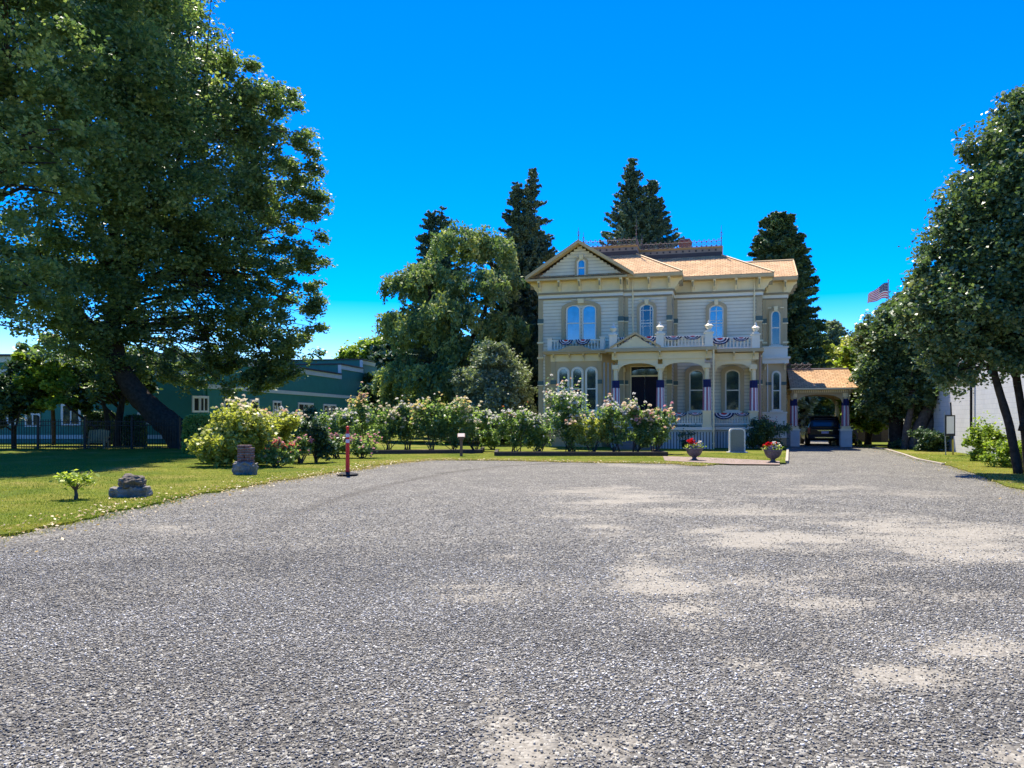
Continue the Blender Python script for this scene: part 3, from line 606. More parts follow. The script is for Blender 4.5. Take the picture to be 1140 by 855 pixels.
def clap(mb, u0, u1, w0, w1, v, step=.19, t=.035):
    n = int((w1-w0)/step+.5); st = (w1-w0)/n
    for i in range(n):
        a = w0+i*st; mb.add([(u0, v-t, a), (u1, v-t, a), (u1, v-.003, a+st), (u0, v-.003, a+st), (u0, v, a), (u1, v, a)], [(0, 1, 2, 3), (4, 5, 1, 0)])
def clapx(mb, v0, v1, w0, w1, u, sgn, step=.19, t=.035):
    n = int((w1-w0)/step+.5); st = (w1-w0)/n
    for i in range(n):
        a = w0+i*st; mb.add([(u+sgn*t, v0, a), (u+sgn*t, v1, a), (u+sgn*.003, v1, a+st), (u+sgn*.003, v0, a+st)], [(0, 1, 2, 3)])
UL, UG, UC = -12.31, -7.47, -4.82; VG, VC = -1.85, -1.6; WE = 9.42
# walls
mb = MB(); mb.box(UL, 0, 0, 9.2, 1.1, WE); mb.box(UL, UG, VG, 0, 1.1, WE); mb.box(UG, UC, VC, 0, 1.1, WE); mb.box(0, 1.42, 1.42, 4.5, 4.9, WE)
clap(mb, UL+.2, UG-.2, 1.2, 8.40, VG); clap(mb, UG, UC-.2, 1.2, 8.40, VC); clap(mb, UC, -.2, 1.2, 8.40, 0); clap(mb, .1, 1.3, 5.7, 8.4, 1.42)
clapx(mb, VG+.1, 9.1, 1.2, 8.4, UL, -1); clapx(mb, 1.5, 4.4, 5.7, 8.4, 1.42, 1); clapx(mb, 0.1, 1.4, 1.2, 8.4, 0, 1); clapx(mb, VC+.1, -.1, 5.4, 8.4, UC, 1)
# gable tympanum boards
GA = -9.9; GW = 3.02; RISE = 1.93
mb.prism([(GA-GW+.25, 9.43), (GA+GW-.25, 9.43), (GA, 9.45+RISE-.20)], VG-.12, VG+.3)
for i in range(13):
    z = 9.5+i*.14; hw = (GW-.3)*(1-(z-9.4)/(RISE-.05))
    if hw > .1: mb.add([(GA-hw, VG-.142, z), (GA+hw, VG-.142, z), (GA+hw*.96, VG-.121, z+.14), (GA-hw*.96, VG-.121, z+.14)], [(0, 1, 2, 3)])
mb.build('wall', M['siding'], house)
mb = MB(); mb.box(UL-.05, .05, VG-.05, 9.2, -.3, 1.1); mb.box(0, 1.6, 1.3, 5.2, -.3, 1.1); mb.build('foundation', M['concrete'], house)
# frieze and mouldings per wall run
def frieze_run(mb_c, mb_o, mb_w, u0, u1, v):
    mb_c.box(u0, u1, v-.05, v+.02, 8.77, 9.40)
    mb_o.box(u0-.04, u1+.04, v-.16, v+.01, 8.66, 8.77); mb_w.box(u0, u1, v-.075, v+.01, 8.47, 8.66); mb_o.box(u0-.02, u1+.02, v-.11, v+.012, 8.39, 8.47)
c_, o_, w_ = MB(), MB(), MB()
for a in ((UL, UG, VG), (UG, UC, VC), (UC, 0, 0), (0, 1.42, 1.42)): frieze_run(c_, o_, w_, *a)
for x0, x1, y0, y1 in ((UC-.02, UC+.05, VC, 0), (1.40, 1.47, 1.42, 4.5), (-.02, .05, 0, 1.42)):
    c_.box(x0, x1, y0, y1, 8.77, 9.40); o_.box(x0, x1+.10, y0-.02, y1, 8.66, 8.77); w_.box(x0, x1+.02, y0-.01, y1, 8.47, 8.66)
c_.build('frieze', M['cream'], house); o_.build('moulding', M['olive'], house); w_.build('band_board', M['white'], house)
# pilasters with green capital bands
def pil(u, w, v, w0=1.1, w1=8.38, d=.09, bands=((7.05, 7.30), (3.52, 3.74))):
    mb = MB(); mb.cm = 0; mb.box(u-w/2, u+w/2, v-d, v, w0, w1); mb.cm = 1
    for a, b in bands:
        if w0 < a < w1: mb.box(u-w/2-.03, u+w/2+.03, v-d-.035, v+.001, a, b)
    mb.cm = 2
    for a, b in bands:
        if w0 < a < w1: mb.box(u-w/2-.045, u+w/2+.045, v-d-.05, v+.002, a-.06, a)
    for z in (5.88, 5.02):
        if w0 < z < w1: mb.box(u-w/2-.06, u+w/2+.06, v-d-.07, v+.002, z, z+.10)
    return mb.build('pilaster', [M['tan'], M['green_band'], M['cream']], house)
pil(UL+.13, .26, VG); pil(UG-.12, .26, VG); pil(UG+.14, .2, VC); pil(UC-.13, .26, VC); pil(-.15, .30, 0); pil(UC+.12, .2, 0); pil(.16, .26, 1.42, 5.6); pil(1.30, .26, 1.42, 5.6)
# second-floor windows
def gw(p0, p1, pt, pb, v, **k):                 # glass edges read off the photograph, turned into local metres
    u0, u1 = U(p0, v), U(p1, v); uc = (u0+u1)/2; return window(house, uc, Wh(pb, uc, v), Wh(pt, uc, v), u1-u0, v, **k)
f1 = gw(632.0, 645, 341, 379, VG, sur=None, glass='glass_up'); f2 = gw(649.7, 662.7, 341, 379, VG, sur=None, glass='glass_up')
u0, u1 = U(629.5, VG), U(665, VG); uc = (u0+u1)/2; mb = MB(); B = arch(uc, 5.9, 8.08, u1-u0, .34); A = arch(uc, 5.9, 8.27, u1-u0+.42, .44); mb.ring(A, B, VG-.14, VG)
mb.build('surround', M['tan'], f1)
mb = MB(); mb.frus(uc-.16, uc+.16, VG-.21, VG-.14, 8.10, 8.36, .03)
for s in (-1, 1): mb.box(uc+s*.42-.14, uc+s*.42+.14, VG-.17, VG-.142, 8.30, 8.36)
mb.build('keystone', M['cream'], f1)
gw(713.8, 726.3, 340, 380, VC, sur=.15, glass='glass_dark', muntin=(-.32, .32)); gw(790.8, 804.2, 341, 379, 0, sur=.17, glass='glass_up', muntin=(0,))
gw(859.6, 867.4, 347, 383, 1.355, sur=.11, glass='glass_low', rise=.25)
# attic window
gw(644.2, 650.8, 290, 307, VG-.12, sur=.10, rise=.18, frame=.09, glass='glass_up', sill=False)
# first floor of the main block
gw(768.8, 782.4, 413, 456, 0, sur=.22, glass='glass_low', hood=False); gw(808.7, 822.3, 413, 456, 0, sur=.22, glass='glass_low', hood=False)
# projecting bay of three windows
ub0, ub1, VB = U(613.5, -2.75), U(670, -2.75), -2.75
mb = MB(); mb.add([(ub0, VB, 0), (ub1, VB, 0), (ub1+.75, VG, 0), (ub0-.55, VG, 0), (ub0, VB, 5.2), (ub1, VB, 5.2), (ub1+.75, VG, 5.2), (ub0-.55, VG, 5.2)], [(0, 1, 5, 4), (1, 2, 6, 5), (3, 0, 4, 7), (4, 5, 6, 7)])
bay = mb.build('bay', M['ochre'], house)
mb = MB(); mb.box(ub0-.02, ub1+.02, VB-.05, VB, 4.78, 5.16); mb.build('bay_frieze', M['cream'], bay)
mb = MB(); mb.box(ub0-.04, ub1+.04, VB-.06, VB, 1.0, 2.0); mb.build('bay_apron', M['white'], bay)
for u in (ub0+.14, ub1-.14):
    mb = MB(); mb.box(u-.13, u+.13, VB-.05, VB, 2.0, 4.78); mb.cm = 1; mb.box(u-.16, u+.16, VB-.09, VB, 3.52, 3.74); mb.build('bay_pilaster', [M['tan'], M['green_band']], bay)
def bayg(p0, p1): 
    u0, u1 = U(p0, VB), U(p1, VB); f = window(bay, (u0+u1)/2, 2.12, 4.36, u1-u0, VB, rise=.24, frame=.11, glass='glass_low')
for p in ((623, 632), (638.3, 647.7), (653.8, 663.4)): bayg(*p)
mb = MB()
for i in range(4):
    a, b = Vector((ub1, VB, 0)), Vector((ub1+.75, VG, 0)); p = a.lerp(b, (i+.5)/4); mb.tube([(p.x+.02, p.y-.02, 1.2), (p.x+.02, p.y-.02, 4.7)], .035, 5)
mb.build('bay_side_board', M['cream_wall'], bay)
mb = MB(); mb.box(ub0-.35, ub1+.30, VB-.38, VG, 5.17, 5.27); mb.box(ub0-.42, ub1+.36, VB-.45, VG, 5.271, 5.37); uc = (ub0+ub1)/2
mb.prism([(uc-.95, 5.372), (uc+.95, 5.372), (uc+.35, 5.60), (uc-.35, 5.60)], VB-.44, VB-.1); mb.build('bay_cornice', M['tan'], bay)
def balustrade(name, P, w0, w1, parent, post=.16, nb=None, m='white', closed_post=True, step=.17):
    mb = MB()
    for (a, b) in zip(P[:-1], P[1:]):
        a = Vector((*a, 0)); b = Vector((*b, 0)); d = b-a; L_ = d.length; ang = math.atan2(d.y, d.x)
        mb.T = Matrix.Translation(a) @ Matrix.Rotation(ang, 4, 'Z')
        mb.box(0, L_, -.06, .06, w1-.08, w1); mb.box(0, L_, -.05, .05, w0, w0+.08); n = max(2, int(L_/step))
        for i in range(n):
            x = (i+.5)*L_/n; mb.lathe([(.028, w0+.08), (.05, w0+.2*(w1-w0)), (.032, w0+.5*(w1-w0)), (.05, w0+.75*(w1-w0)), (.028, w1-.08)], x, 0, 6)
        mb.T = None
    return mb.build(name, M[m], parent)
balustrade('bay_balustrade', [(ub0-.05, VG-.02), (ub0-.05, VB-.05), (ub1+.05, VB-.05), (ub1+.05, VG-.02)], 5.375, 5.98, bay)
for u in (ub0-.05, ub1+.05): mb = MB(); mb.box(u-.12, u+.12, VB-.17, VB+.07, 5.372, 6.04); mb.box(u-.16, u+.16, VB-.21, VB+.11, 6.041, 6.10); mb.build('bay_post', M['white'], bay)

# eave brackets (each its own part, sharing one mesh)
mb = MB(); mb.prismx([(0, 0), (-.50, 0), (-.50, -.10), (-.34, -.20), (-.24, -.42), (-.12, -.54), (-.10, -.68), (0, -.72)], -.07, .07); mb.cm = 1; mb.box(-.018, .018, -.515, -.30, -.36, -.10)
br = mb.build('bracket', [M['cream'], M['olive']], house)
used = [False]
def bracket(u, v, w=9.40, rz=0, s=1, par=house, name='bracket'):
    o = br if not used[0] else br.copy()
    if used[0]: COL.objects.link(o); o.name = name
    used[0] = True; o.parent = par; o.location = (u, v, w); o.rotation_euler = (0, 0, rz); o.scale = (s, s, s)
for px in (601.5, 623.5, 646, 668.5, 692): bracket(U(px, VG-.05), VG-.05)
for u in (UG+.25, UC-.13): bracket(u, VC-.05)
bracket((UG+UC)/2+.1, VC-.05)
for px in (771.5, 795.5, 819.5): bracket(U(px, -.05), -.05)
bracket(-.15, -.05); bracket(-.0+.05, .12, rz=pi/2); bracket(UC+.05, -1.45, rz=pi/2); bracket(UC+.05, -.7, rz=pi/2)
for u in (.35, 1.30): bracket(u, 1.37)
for v in (1.6, 2.7, 3.8): bracket(1.47, v, rz=pi/2)
bracket(UL-.0, VG+.15, rz=-pi/2)

# roof
E0, EH, DK, DH = .60, 9.60, 2.78, 11.25
mb = MB()
def hip(u0, u1, v0, v1, left=True):
    a, b, c, d = (u0, v0, EH), (u1, v0, EH), (u1, v1, EH), (u0, v1, EH); l = DK if left else 0
    e, f, g, h = (u0+l, v0+DK, DH), (u1-DK, v0+DK, DH), (u1-DK, v1-DK, DH), (u0+l, v1-DK, DH)
    F = [(0, 1, 5, 4), (1, 2, 6, 5), (2, 3, 7, 6), (4, 5, 6, 7)]
    if left: F.append((3, 0, 4, 7))
    mb.add([a, b, c, d, e, f, g, h], F)
hip(UL-E0, UC+E0, VC-E0, 9.8); hip(-8, .6, -E0, 9.79, False)
# gable roof, two slopes with thickness, running back into the hip
ga, gb = 9.62, 9.62+RISE; th = .12
for s in (-1, 1):
    x0, x1 = GA+s*GW, GA
    mb.add([(x0, VG-.62, ga), (x1, VG-.62, gb), (x1, 3.4, gb), (x0, 3.4, ga)], [(0, 1, 2, 3)])
# side wing roof
mb.add([(-1, .8, 9.6), (1.95, .8, 9.6), (1.95, 3.4, 10.98), (-1, 3.4, 10.98), (1.95, 4.8, 10.24), (-1, 4.8, 10.24)], [(0, 1, 2, 3), (3, 2, 4, 5)])
roof = mb.build('roof', M['shingle'], house, uv=True)
# ridge caps over the hips
for a, b in (((UC+E0, VC-E0, EH+.02), (UC+E0-DK, VC-E0+DK, DH+.02)), ((E0, -E0, EH+.02), (E0-DK, -E0+DK, DH+.02)), ((-1, 3.4, 11.0), (1.95, 3.4, 11.0))): mb = MB(); mb.tube([a, b], .05, 6); mb.build('ridge_cap', M['ochre'], roof)
# fascias and soffits
mb = MB()
def fas(u0, u1, v0, v1, h0=9.40, h1=9.59): mb.box(u0, u1, v0, v1, h0, h1)
mb.box(UC+.02, UC+E0-.0, VC-E0-.0, -E0+.001, 9.395, 9.585); mb.box(UG+.1, UC+.02, VC-E0, VC, 9.395, 9.585); mb.box(UC, E0, -E0-.0, 0, 9.39, 9.58); mb.box(0, E0, .001, 9.79, 9.392, 9.582)
mb.box(UL-E0, UG+.30, VG-.60, VG-.03, 9.40, 9.51); mb.box(E0+.001, 1.95, .80, 1.42, 9.393, 9.583); mb.box(1.42, 1.95, 1.421, 4.8, 9.394, 9.584); mb.box(UL-E0, UL, VG, 9.8, 9.402, 9.59)
for s in (-1, 1):                                # raking boards
    x0 = GA+s*(GW+.03); mb.add([(x0, VG-.66, 9.46), (GA, VG-.66, gb-.14), (GA, VG-.66, gb+.05), (x0, VG-.66, 9.66), (x0, VG-.10, 9.46), (GA, VG-.10, gb-.14), (GA, VG-.10, gb+.005), (x0, VG-.10, 9.61)],
        [(0, 1, 2, 3), (0, 4, 5, 1), (3, 2, 6, 7), (0, 3, 7, 4)])
mb.add([(1.96, .78, 9.46), (1.96, 3.4, 10.84), (1.96, 3.4, 11.02), (1.96, .78, 9.64), (1.90, .78, 9.46), (1.90, 3.4, 10.84), (1.90, 3.4, 11.02), (1.90, .78, 9.64)], [(0, 1, 2, 3), (4, 5, 1, 0), (3, 2, 6, 7), (0, 3, 7, 4)])
mb.build('fascia', M['ochre'], roof)
# wing gable wall
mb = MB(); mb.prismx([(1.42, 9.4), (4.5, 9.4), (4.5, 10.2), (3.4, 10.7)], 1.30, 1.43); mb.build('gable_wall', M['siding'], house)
# flat top with its cornice
mb = MB()
def cap(u0, u1, v0, v1):
    mb.cm = 0; mb.frus(u0-.05, u1+.05, v0-.05, v1, 11.12, 11.46, 0); mb.cm = 1; mb.frus(u0-.02, u1+.02, v0-.02, v1, 11.461, 11.70, 0); mb.cm = 2; mb.frus(u0-.03, u1+.03, v0-.06, v1, 11.701, 11.78, .06)
    mb.cm = 0; x = u0+.2
    while x < u1-.1: mb.box(x, x+.10, v0-.05, v0-.021, 11.53, 11.63); x += .38
D0 = (UL-E0+DK, UC+E0-DK, VC-E0+DK, 6.9); D1 = (UC+E0-DK+.07, E0-DK, -E0+DK, 6.91)
cap(*D0); cap(*D1)
mb.build('roof_deck', [M['deckdark'], M['capband'], M['olive']], roof)
def crest(P, z, parent, h=.46, nm='cresting'):
    mb = MB(); r = .018
    for a, b in zip(P[:-1], P[1:]):
        a = Vector((*a, z)); b = Vector((*b, z)); L_ = (b-a).length; n = int(L_/.28); d = (b-a)/n
        mb.tube([a+Vector((0, 0, .05)), b+Vector((0, 0, .05))], r, 4); mb.tube([a+Vector((0, 0, h*.74)), b+Vector((0, 0, h*.74))], r, 4)
        for i in range(n):
            p = a+d*i; q = p+d; up = Vector((0, 0, 1)); m_ = (p+q)/2
            mb.tube([p, p+up*h*.8], r, 4); mb.tube([p+up*.05, q+up*h*.72], r*.8, 4); mb.tube([q+up*.05, p+up*h*.72], r*.8, 4)
            mb.tube([m_+up*h*.72, m_+up*h], r, 4); mb.tube([m_+up*h*.9-d*.22, m_+up*h*.98, m_+up*h*.9+d*.22], r*.8, 4)
    return mb.build(nm, M['iron'], parent)
crest([(D0[0], 6.8), (D0[0], D0[2]), (D0[1], D0[2]), (D0[1], D1[2]), (D1[1], D1[2]), (D1[1], 6.8)], 11.78, roof); crest([(D0[0], 6.8), (D1[1], 6.8)], 11.78, roof)
def spike(u, v, z, h, parent=roof):
    mb = MB(); mb.tube([(u, v, z), (u, v, z+h*.5), (u, v, z+h)], [.03, .022, .008], 6); mb.lathe([(.02, 0), (.06, .05), (.02, .1)], u, v, 6, z+h*.35); mb.lathe([(.02, 0), (.045, .04), (.02, .08)], u, v, 6, z+h*.62)
    for s in (-1, 1): mb.tube([(u, v, z+h*.5), (u+s*.09, v, z+h*.56), (u+s*.05, v, z+h*.66)], .01, 4)
    mb.build('finial', M['iron'], parent)
for u, v, h in ((D0[0], D0[2], .95), (D0[1], D0[2], 1.75), (D1[0]+.1, D1[2], 1.0), (D1[1], D1[2], 1.25), (D1[1], 6.8, .9), (D0[0], 6.8, .9)): spike(u, v, 11.78, h)
spike(GA, VG-.5, gb, .75)
mb = MB(); cu0, cu1 = U(756, 4.6), U(769, 4.6); mb.cm = 0; mb.box(cu0, cu1, 4.6, 5.3, 11.0, 12.82); mb.box(cu0-.06, cu1+.06, 4.54, 5.36, 12.60, 12.74); mb.cm = 1; mb.box(cu0+.05, cu1-.05, 4.65, 5.25, 12.82, 12.92)
mb.build('chimney', [M['brick'], M['concrete']], roof, uv=True)

# porch
VP, VP2 = -3.95, -2.35; PU = [U(685.5, VP), U(735, VP), U(787, VP)]; PU4 = U(839, VP2); ustep = U(795.5, VP); FL = 1.15
porch = MB(); porch.box(PU[0]-.3, ustep, VP-.25, VC, FL-.12, FL); porch.box(ustep+.001, PU4+.35, VP2-.25, 0, FL-.121, FL-.001); porch = porch.build('porch', M['porchfloor'], house)
mb = MB()
def latt(u0, u1, v):
    mb.box(u0, u1, v, v+.03, .90, 1.02); x = u0
    while x < u1-.09: mb.box(x, x+.115, v+.001, v+.031, .0, .90); x += .15
latt(PU[0]-.25, ustep-.05, VP-.15); latt(ustep, PU4+.3, VP2-.15); mb.build('lattice_skirt', M['lattice'], porch)
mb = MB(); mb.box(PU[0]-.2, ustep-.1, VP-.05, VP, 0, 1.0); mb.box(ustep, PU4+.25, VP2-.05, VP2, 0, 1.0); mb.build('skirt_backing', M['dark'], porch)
mb = MB(); mb.box(PU[0]-.32, ustep+.02, VP-.28, VP-.2, 1.0, 1.16); mb.box(ustep+.03, PU4+.4, VP2-.28, VP2-.2, 1.0, 1.16); mb.build('porch_edge', M['white'], porch)
def column(u, v, par, w0=FL, w1=4.45, ped=.80, s=1):
    mb = MB(); mb.box(u-.21*s, u+.21*s, v-.21*s, v+.21*s, w0, w0+ped); mb.box(u-.25*s, u+.25*s, v-.25*s, v+.25*s, w0+ped, w0+ped+.07); mb.box(u-.25*s, u+.25*s, v-.25*s, v+.25*s, w0-.001, w0+.12)
    mb.lathe([(.15*s, 0), (.16*s, .06), (.125*s, .14), (.125*s, (w1-w0-ped)*.55), (.115*s, (w1-w0-ped-.3))], u, v, 14, w0+ped+.07)
    mb.box(u-.17*s, u+.17*s, v-.17*s, v+.17*s, w1-.24, w1)
    o = mb.build('porch_column', M['cream'], par); return o
CO = [(PU[0], VP), (PU[1], VP), (PU[2], VP), (PU4, VP2)]
for u, v in CO: column(u, v, porch)
column(PU[0]+.1, VC-.15, porch); column(PU4, -.2, porch)
def spandrel(mb, u0, u1, v, wtop, wspr, rise, t=.08, n=14):
    V = []; F = []
    for i in range(n+1):
        f = i/n; u = u0+(u1-u0)*f; x = abs(2*f-1); z = wspr+rise*(1-x**2.6)**.45
        V += [(u, v-t/2, wtop), (u, v-t/2, z), (u, v+t/2, wtop), (u, v+t/2, z)]
    for i in range(n):
        a = 4*i; b = a+4; F += [(a, a+1, b+1, b), (a+2, b+2, b+3, a+3), (a+1, a+3, b+3, b+1)]
    mb.add(V, F)
mb = MB()
for a, b, v in ((PU[0], PU[1], VP), (PU[1], PU[2], VP), (ustep-.1, PU4, VP2)): spandrel(mb, a+.12, b-.12, v, 4.72, 4.02, .50)
mb.box(PU[0]-.2, PU[2]+.25, VP-.1, VP+.1, 4.721, 5.08); mb.box(ustep-.1, PU4+.25, VP2-.1, VP2+.1, 4.722, 5.079); mb.box(PU[0]-.2, PU[0], VP+.1, VG, 4.72, 5.08)
mb.box(PU[2]-.05, PU[2]+.15, VP+.1, VP2-.1, 4.723, 5.08)
mb.build('porch_frieze', M['cream'], porch)
mb = MB(); mb.box(PU[0]-.35, PU[2]+.40, VP-.1, VC, 5.082, 5.12); mb.box(PU[0]-.5, ustep+.12, VP-.38, VC, 5.122, 5.30); mb.box(ustep+.121, PU4+.5, VP2-.38, 0, 5.121, 5.299); mb.build('porch_roof', M['tan'], porch)
mb = MB(); a, b = U(679, VP-.4), U(735.5, VP-.4); c = (a+b)/2
mb.prism([(a+.3, 5.31), (b-.3, 5.31), (c, 5.96)], VP-.30, VP+.2); pd = mb.build('pediment', M['cream'], porch)
mb = MB()
for s, e in ((a, c), (b, c)):
    mb.add([(s, VP-.42, 5.30), (e, VP-.42, 6.02), (e, VP-.42, 6.14), (s, VP-.42, 5.40), (s, VP+.3, 5.30), (e, VP+.3, 6.02), (e, VP+.3, 6.14), (s, VP+.3, 5.40)], [(0, 1, 2, 3), (4, 5, 1, 0), (3, 2, 6, 7), (0, 3, 7, 4)])
mb.build('pediment_rake', M['ochre'], pd)
for u in (PU[0], PU[1], PU[2]): bracket(u, VP-.1, 5.12, s=.6, par=porch)
bracket(PU4, VP2-.1, 5.12, s=.6, par=porch); bracket(PU4-1.0, VP2-.1, 5.12, s=.6, par=porch)
for px in (617, 634.5, 650, 667.5): bracket(U(px, VB-.05), VB-.05, 5.17, s=.55, par=bay)
balustrade('balcony_rail', [(PU[0]-.25, VP-.12), (PU[2]+.2, VP-.12), (PU[2]+.2, VP2-.12), (PU4+.15, VP2-.12), (PU4+.15, -.1)], 5.302, 5.90, porch)
balustrade('porch_rail', [(PU[1]+.1, VP), (PU[2]-.1, VP)], 1.30, 1.90, porch, step=.13); balustrade('porch_rail', [(PU[2], VP), (PU[2], VP2), (PU4-.1, VP2)], 1.301, 1.901, porch, step=.13)
def postcap(u, v, urn=True):
    mb = MB(); mb.box(u-.20, u+.20, v-.20, v+.20, 5.301, 6.0); mb.box(u-.25, u+.25, v-.25, v+.25, 6.001, 6.06); mb.box(u-.16, u+.16, v-.16, v+.16, 6.061, 6.13)
    mb.lathe([(.10, 0), (.08, .05), (.16, .16), (.22, .25), (.12, .33), (.05, .40), (.06, .45), (.02, .55)], u, v, 12, 6.13); mb.build('balcony_post', M['white'], porch)
for u, v in ((PU[0]-.1, VP-.12), (PU[1], VP-.12), (PU[2]+.1, VP-.12), (PU4+.1, VP2-.12)): postcap(u, v)
# wall behind the porch: ochre bays beside the entrance
mb = MB(); mb.box(U(697, VC), U(702, VC), VC-.12, VC, FL, 4.9); mb.box(U(734.5, VC), U(738.5, VC), VC-.12, VC, FL, 4.9); mb.box(U(697, VC), U(738.5, VC), VC-.119, VC, 4.55, 4.9); mb.build('door_surround', M['tan'], porch)
d0, d1 = U(703, VC), U(733, VC); wt = 3.93
mb = MB(); mb.box(d0-.06, d1+.06, VC-.10, VC, wt, wt+.09); mb.box(d0-.07, d0, VC-.10, VC, FL, 4.55); mb.box(d1, d1+.07, VC-.10, VC, FL, 4.55); mb.box(d0, d1, VC-.099, VC, 4.48, 4.54); mb.build('door_frame', M['cream'], porch)
for s in (0, 1):
    a = d0+(d1-d0)*.5*s; b = a+(d1-d0)*.5; mb = MB(); mb.box(a+.01, b-.01, VC-.06, VC-.01, FL, wt); 
    for z0, z1 in ((1.35, 2.0), (2.15, 2.75), (2.9, 3.75)): mb.ring([(a+.12, z0), (b-.12, z0), (b-.12, z1), (a+.12, z1)], [(a+.17, z0+.05), (b-.17, z0+.05), (b-.17, z1-.05), (a+.17, z1-.05)], VC-.085, VC-.06, True)
    dr = mb.build('door', M['door'], porch); mb = MB(); x = (b-.09) if s == 0 else (a+.09); mb.lathe([(.02, 0), (.035, .02), (.02, .04)], x, VC-.09, 8, 2.1); mb.build('handle', M['chrome'], dr)
mb = MB(); mb.box(d0, d1, VC-.045, VC-.01, wt+.09, 4.48); mb.build('transom', M['glass_dark'], porch)
# steps up to the porch
mb = MB()
for i in range(6): mb.box(PU[0]+.25, PU[1]-.25, VP-.28-.3*(6-i), VP-.281-.3*(5-i), -.1, .19*(i+1)-.02)
mb.build('step', M['porchfloor'], porch)
# downpipes
def pipe(px, v, w0, w1, m='cream'):
    mb = MB(); u = U(px, v); mb.tube([(u, v, w0), (u, v, w1)], .045, 8)
    for z in (w0+.3, (w0+w1)/2, w1-.3): mb.box(u-.07, u+.07, v-.05, v+.08, z, z+.05)
    mb.build('downpipe', M[m], house)
pipe(704.5, VC-.12, 5.3, 9.4); pipe(839.8, -.12, 5.3, 9.4); pipe(794.4, VP-.33, 0, 5.12, 'cream'); pipe(846, VP2+.6, 1.2, 5.1, 'pinkpipe')
# side wing ground floor
s0, s1, VS = .02, U(875.5, 1.15), 1.15
mb = MB(); mb.box(s0, s1, VS, 5.2, -.2, 4.95); wing = mb.build('side_bay', M['ochre'], house)
mb = MB(); mb.box(s0-.1, s1+.12, VS-.16, 5.25, 4.72, 4.98); mb.box(s0-.14, s1+.2, VS-.24, 5.3, 4.981, 5.10); mb.box(s0-.05, s1+.06, VS-.1, 5.22, 5.101, 5.62); mb.box(s0-.1, s1+.12, VS-.16, 5.25, 5.621, 5.69); mb.build('side_cornice', M['white'], wing)
mb = MB(); mb.box(.06, 1.38, 1.355, 1.40, 5.70, 8.385); mb.build('side_panel', M['ochre'], house)
gu = (U(860.8, VS)+U(867.6, VS))/2; window(wing, gu, 2.15, 4.22, U(867.6, VS)-U(860.8, VS), VS, rise=.2, frame=.09, glass='glass_low')
mb = MB(); mb.box(s0, s1+.01, VS-.06, VS, .5, 1.9); mb.box(s0, s1+.05, VS-.12, VS, 1.9, 1.98); mb.box(gu-.5, gu-.44, VS-.05, VS, 1.98, 4.72); mb.build('side_apron', M['white'], wing)
mb = MB()
for x in (s0+.45, s1-.12): mb.box(x-.2, x+.12, VS-.05, VS, 3.5, 3.68)
mb.build('capital_band', M['green_band'], wing)
for u in (s0+.2, s1-.1): bracket(u, VS-.1, 4.72, s=.5, par=wing)

# ---------------------------------------------------------------- buntings
def swag(label, u, v, w, r, group, drop=.75, rz=0):
    mb = MB(); n = 28; bands = [(0, .30, 2), (.30, .52, 1), (.52, .70, 0), (.70, .82, 1), (.82, 1.0, 0)]
    for r0, r1, c in bands:
        mb.cm = c
        for i in range(n):
            q = []
            for rr, k in ((r0, i), (r1, i), (r1, i+1), (r0, i+1)):
                a = pi+pi*k/n; pl = .035*rr*math.sin(k*pi*.9)
                q.append((r*rr*cos(a), -.03-pl-.04*rr, r*rr*sin(a)*drop))
            mb.add(q, [(0, 1, 2, 3)])
    p = h2w(u, v, w); o = mb.build('bunting', [M['blue_cloth'], M['white_cloth'], M['red_cloth']], None)
    so_ = o.modifiers.new('cloth', 'SOLIDIFY'); so_.thickness = .006; o.location = p; o.rotation_euler = (0, 0, -TH+rz)
    return tag(o, label, 'bunting', group)
G = 'patriotic fan buntings hung on the house rails'
def sw(px, v, w, r, label, drop=.75): swag(label, U(px, v), v, w, r, G, drop)
sw(630, VB-.15, 5.97, .40, 'left fan bunting on the little balcony over the three-window bay'); sw(649, VB-.15, 5.97, .40, 'right fan bunting on the little balcony over the three-window bay')
sw(697, VP-.22, 5.88, .33, 'small fan bunting left of the pediment peak on the porch balcony'); sw(722.5, VP-.22, 5.90, .42, 'fan bunting right of the pediment peak below the dark muntined window')
sw(750, VP-.22, 5.86, .42, 'left of the two fan buntings between the lit urn posts of the porch balcony', .45); sw(771, VP-.22, 5.86, .42, 'right of the two fan buntings between the lit urn posts of the porch balcony', .45)
sw(801.5, VP2-.22, 5.88, .50, 'largest fan bunting right of the porch downpipe on the balcony rail', .7); sw(825, VP2-.22, 5.88, .40, 'rightmost fan bunting on the balcony rail', .5)
sw(756, VP-.12, 1.90, .40, 'left fan bunting on the lower porch rail between the middle columns', .5); sw(774, VP-.12, 1.90, .36, 'right fan bunting on the lower porch rail beside the downpipe', .4)
sw(806, VP2-.12, 1.90, .52, 'large fan bunting on the lower porch rail right of the downpipe', .65); sw(826, VP2-.12, 1.90, .38, 'small fan bunting at the right end of the lower porch rail', .45)
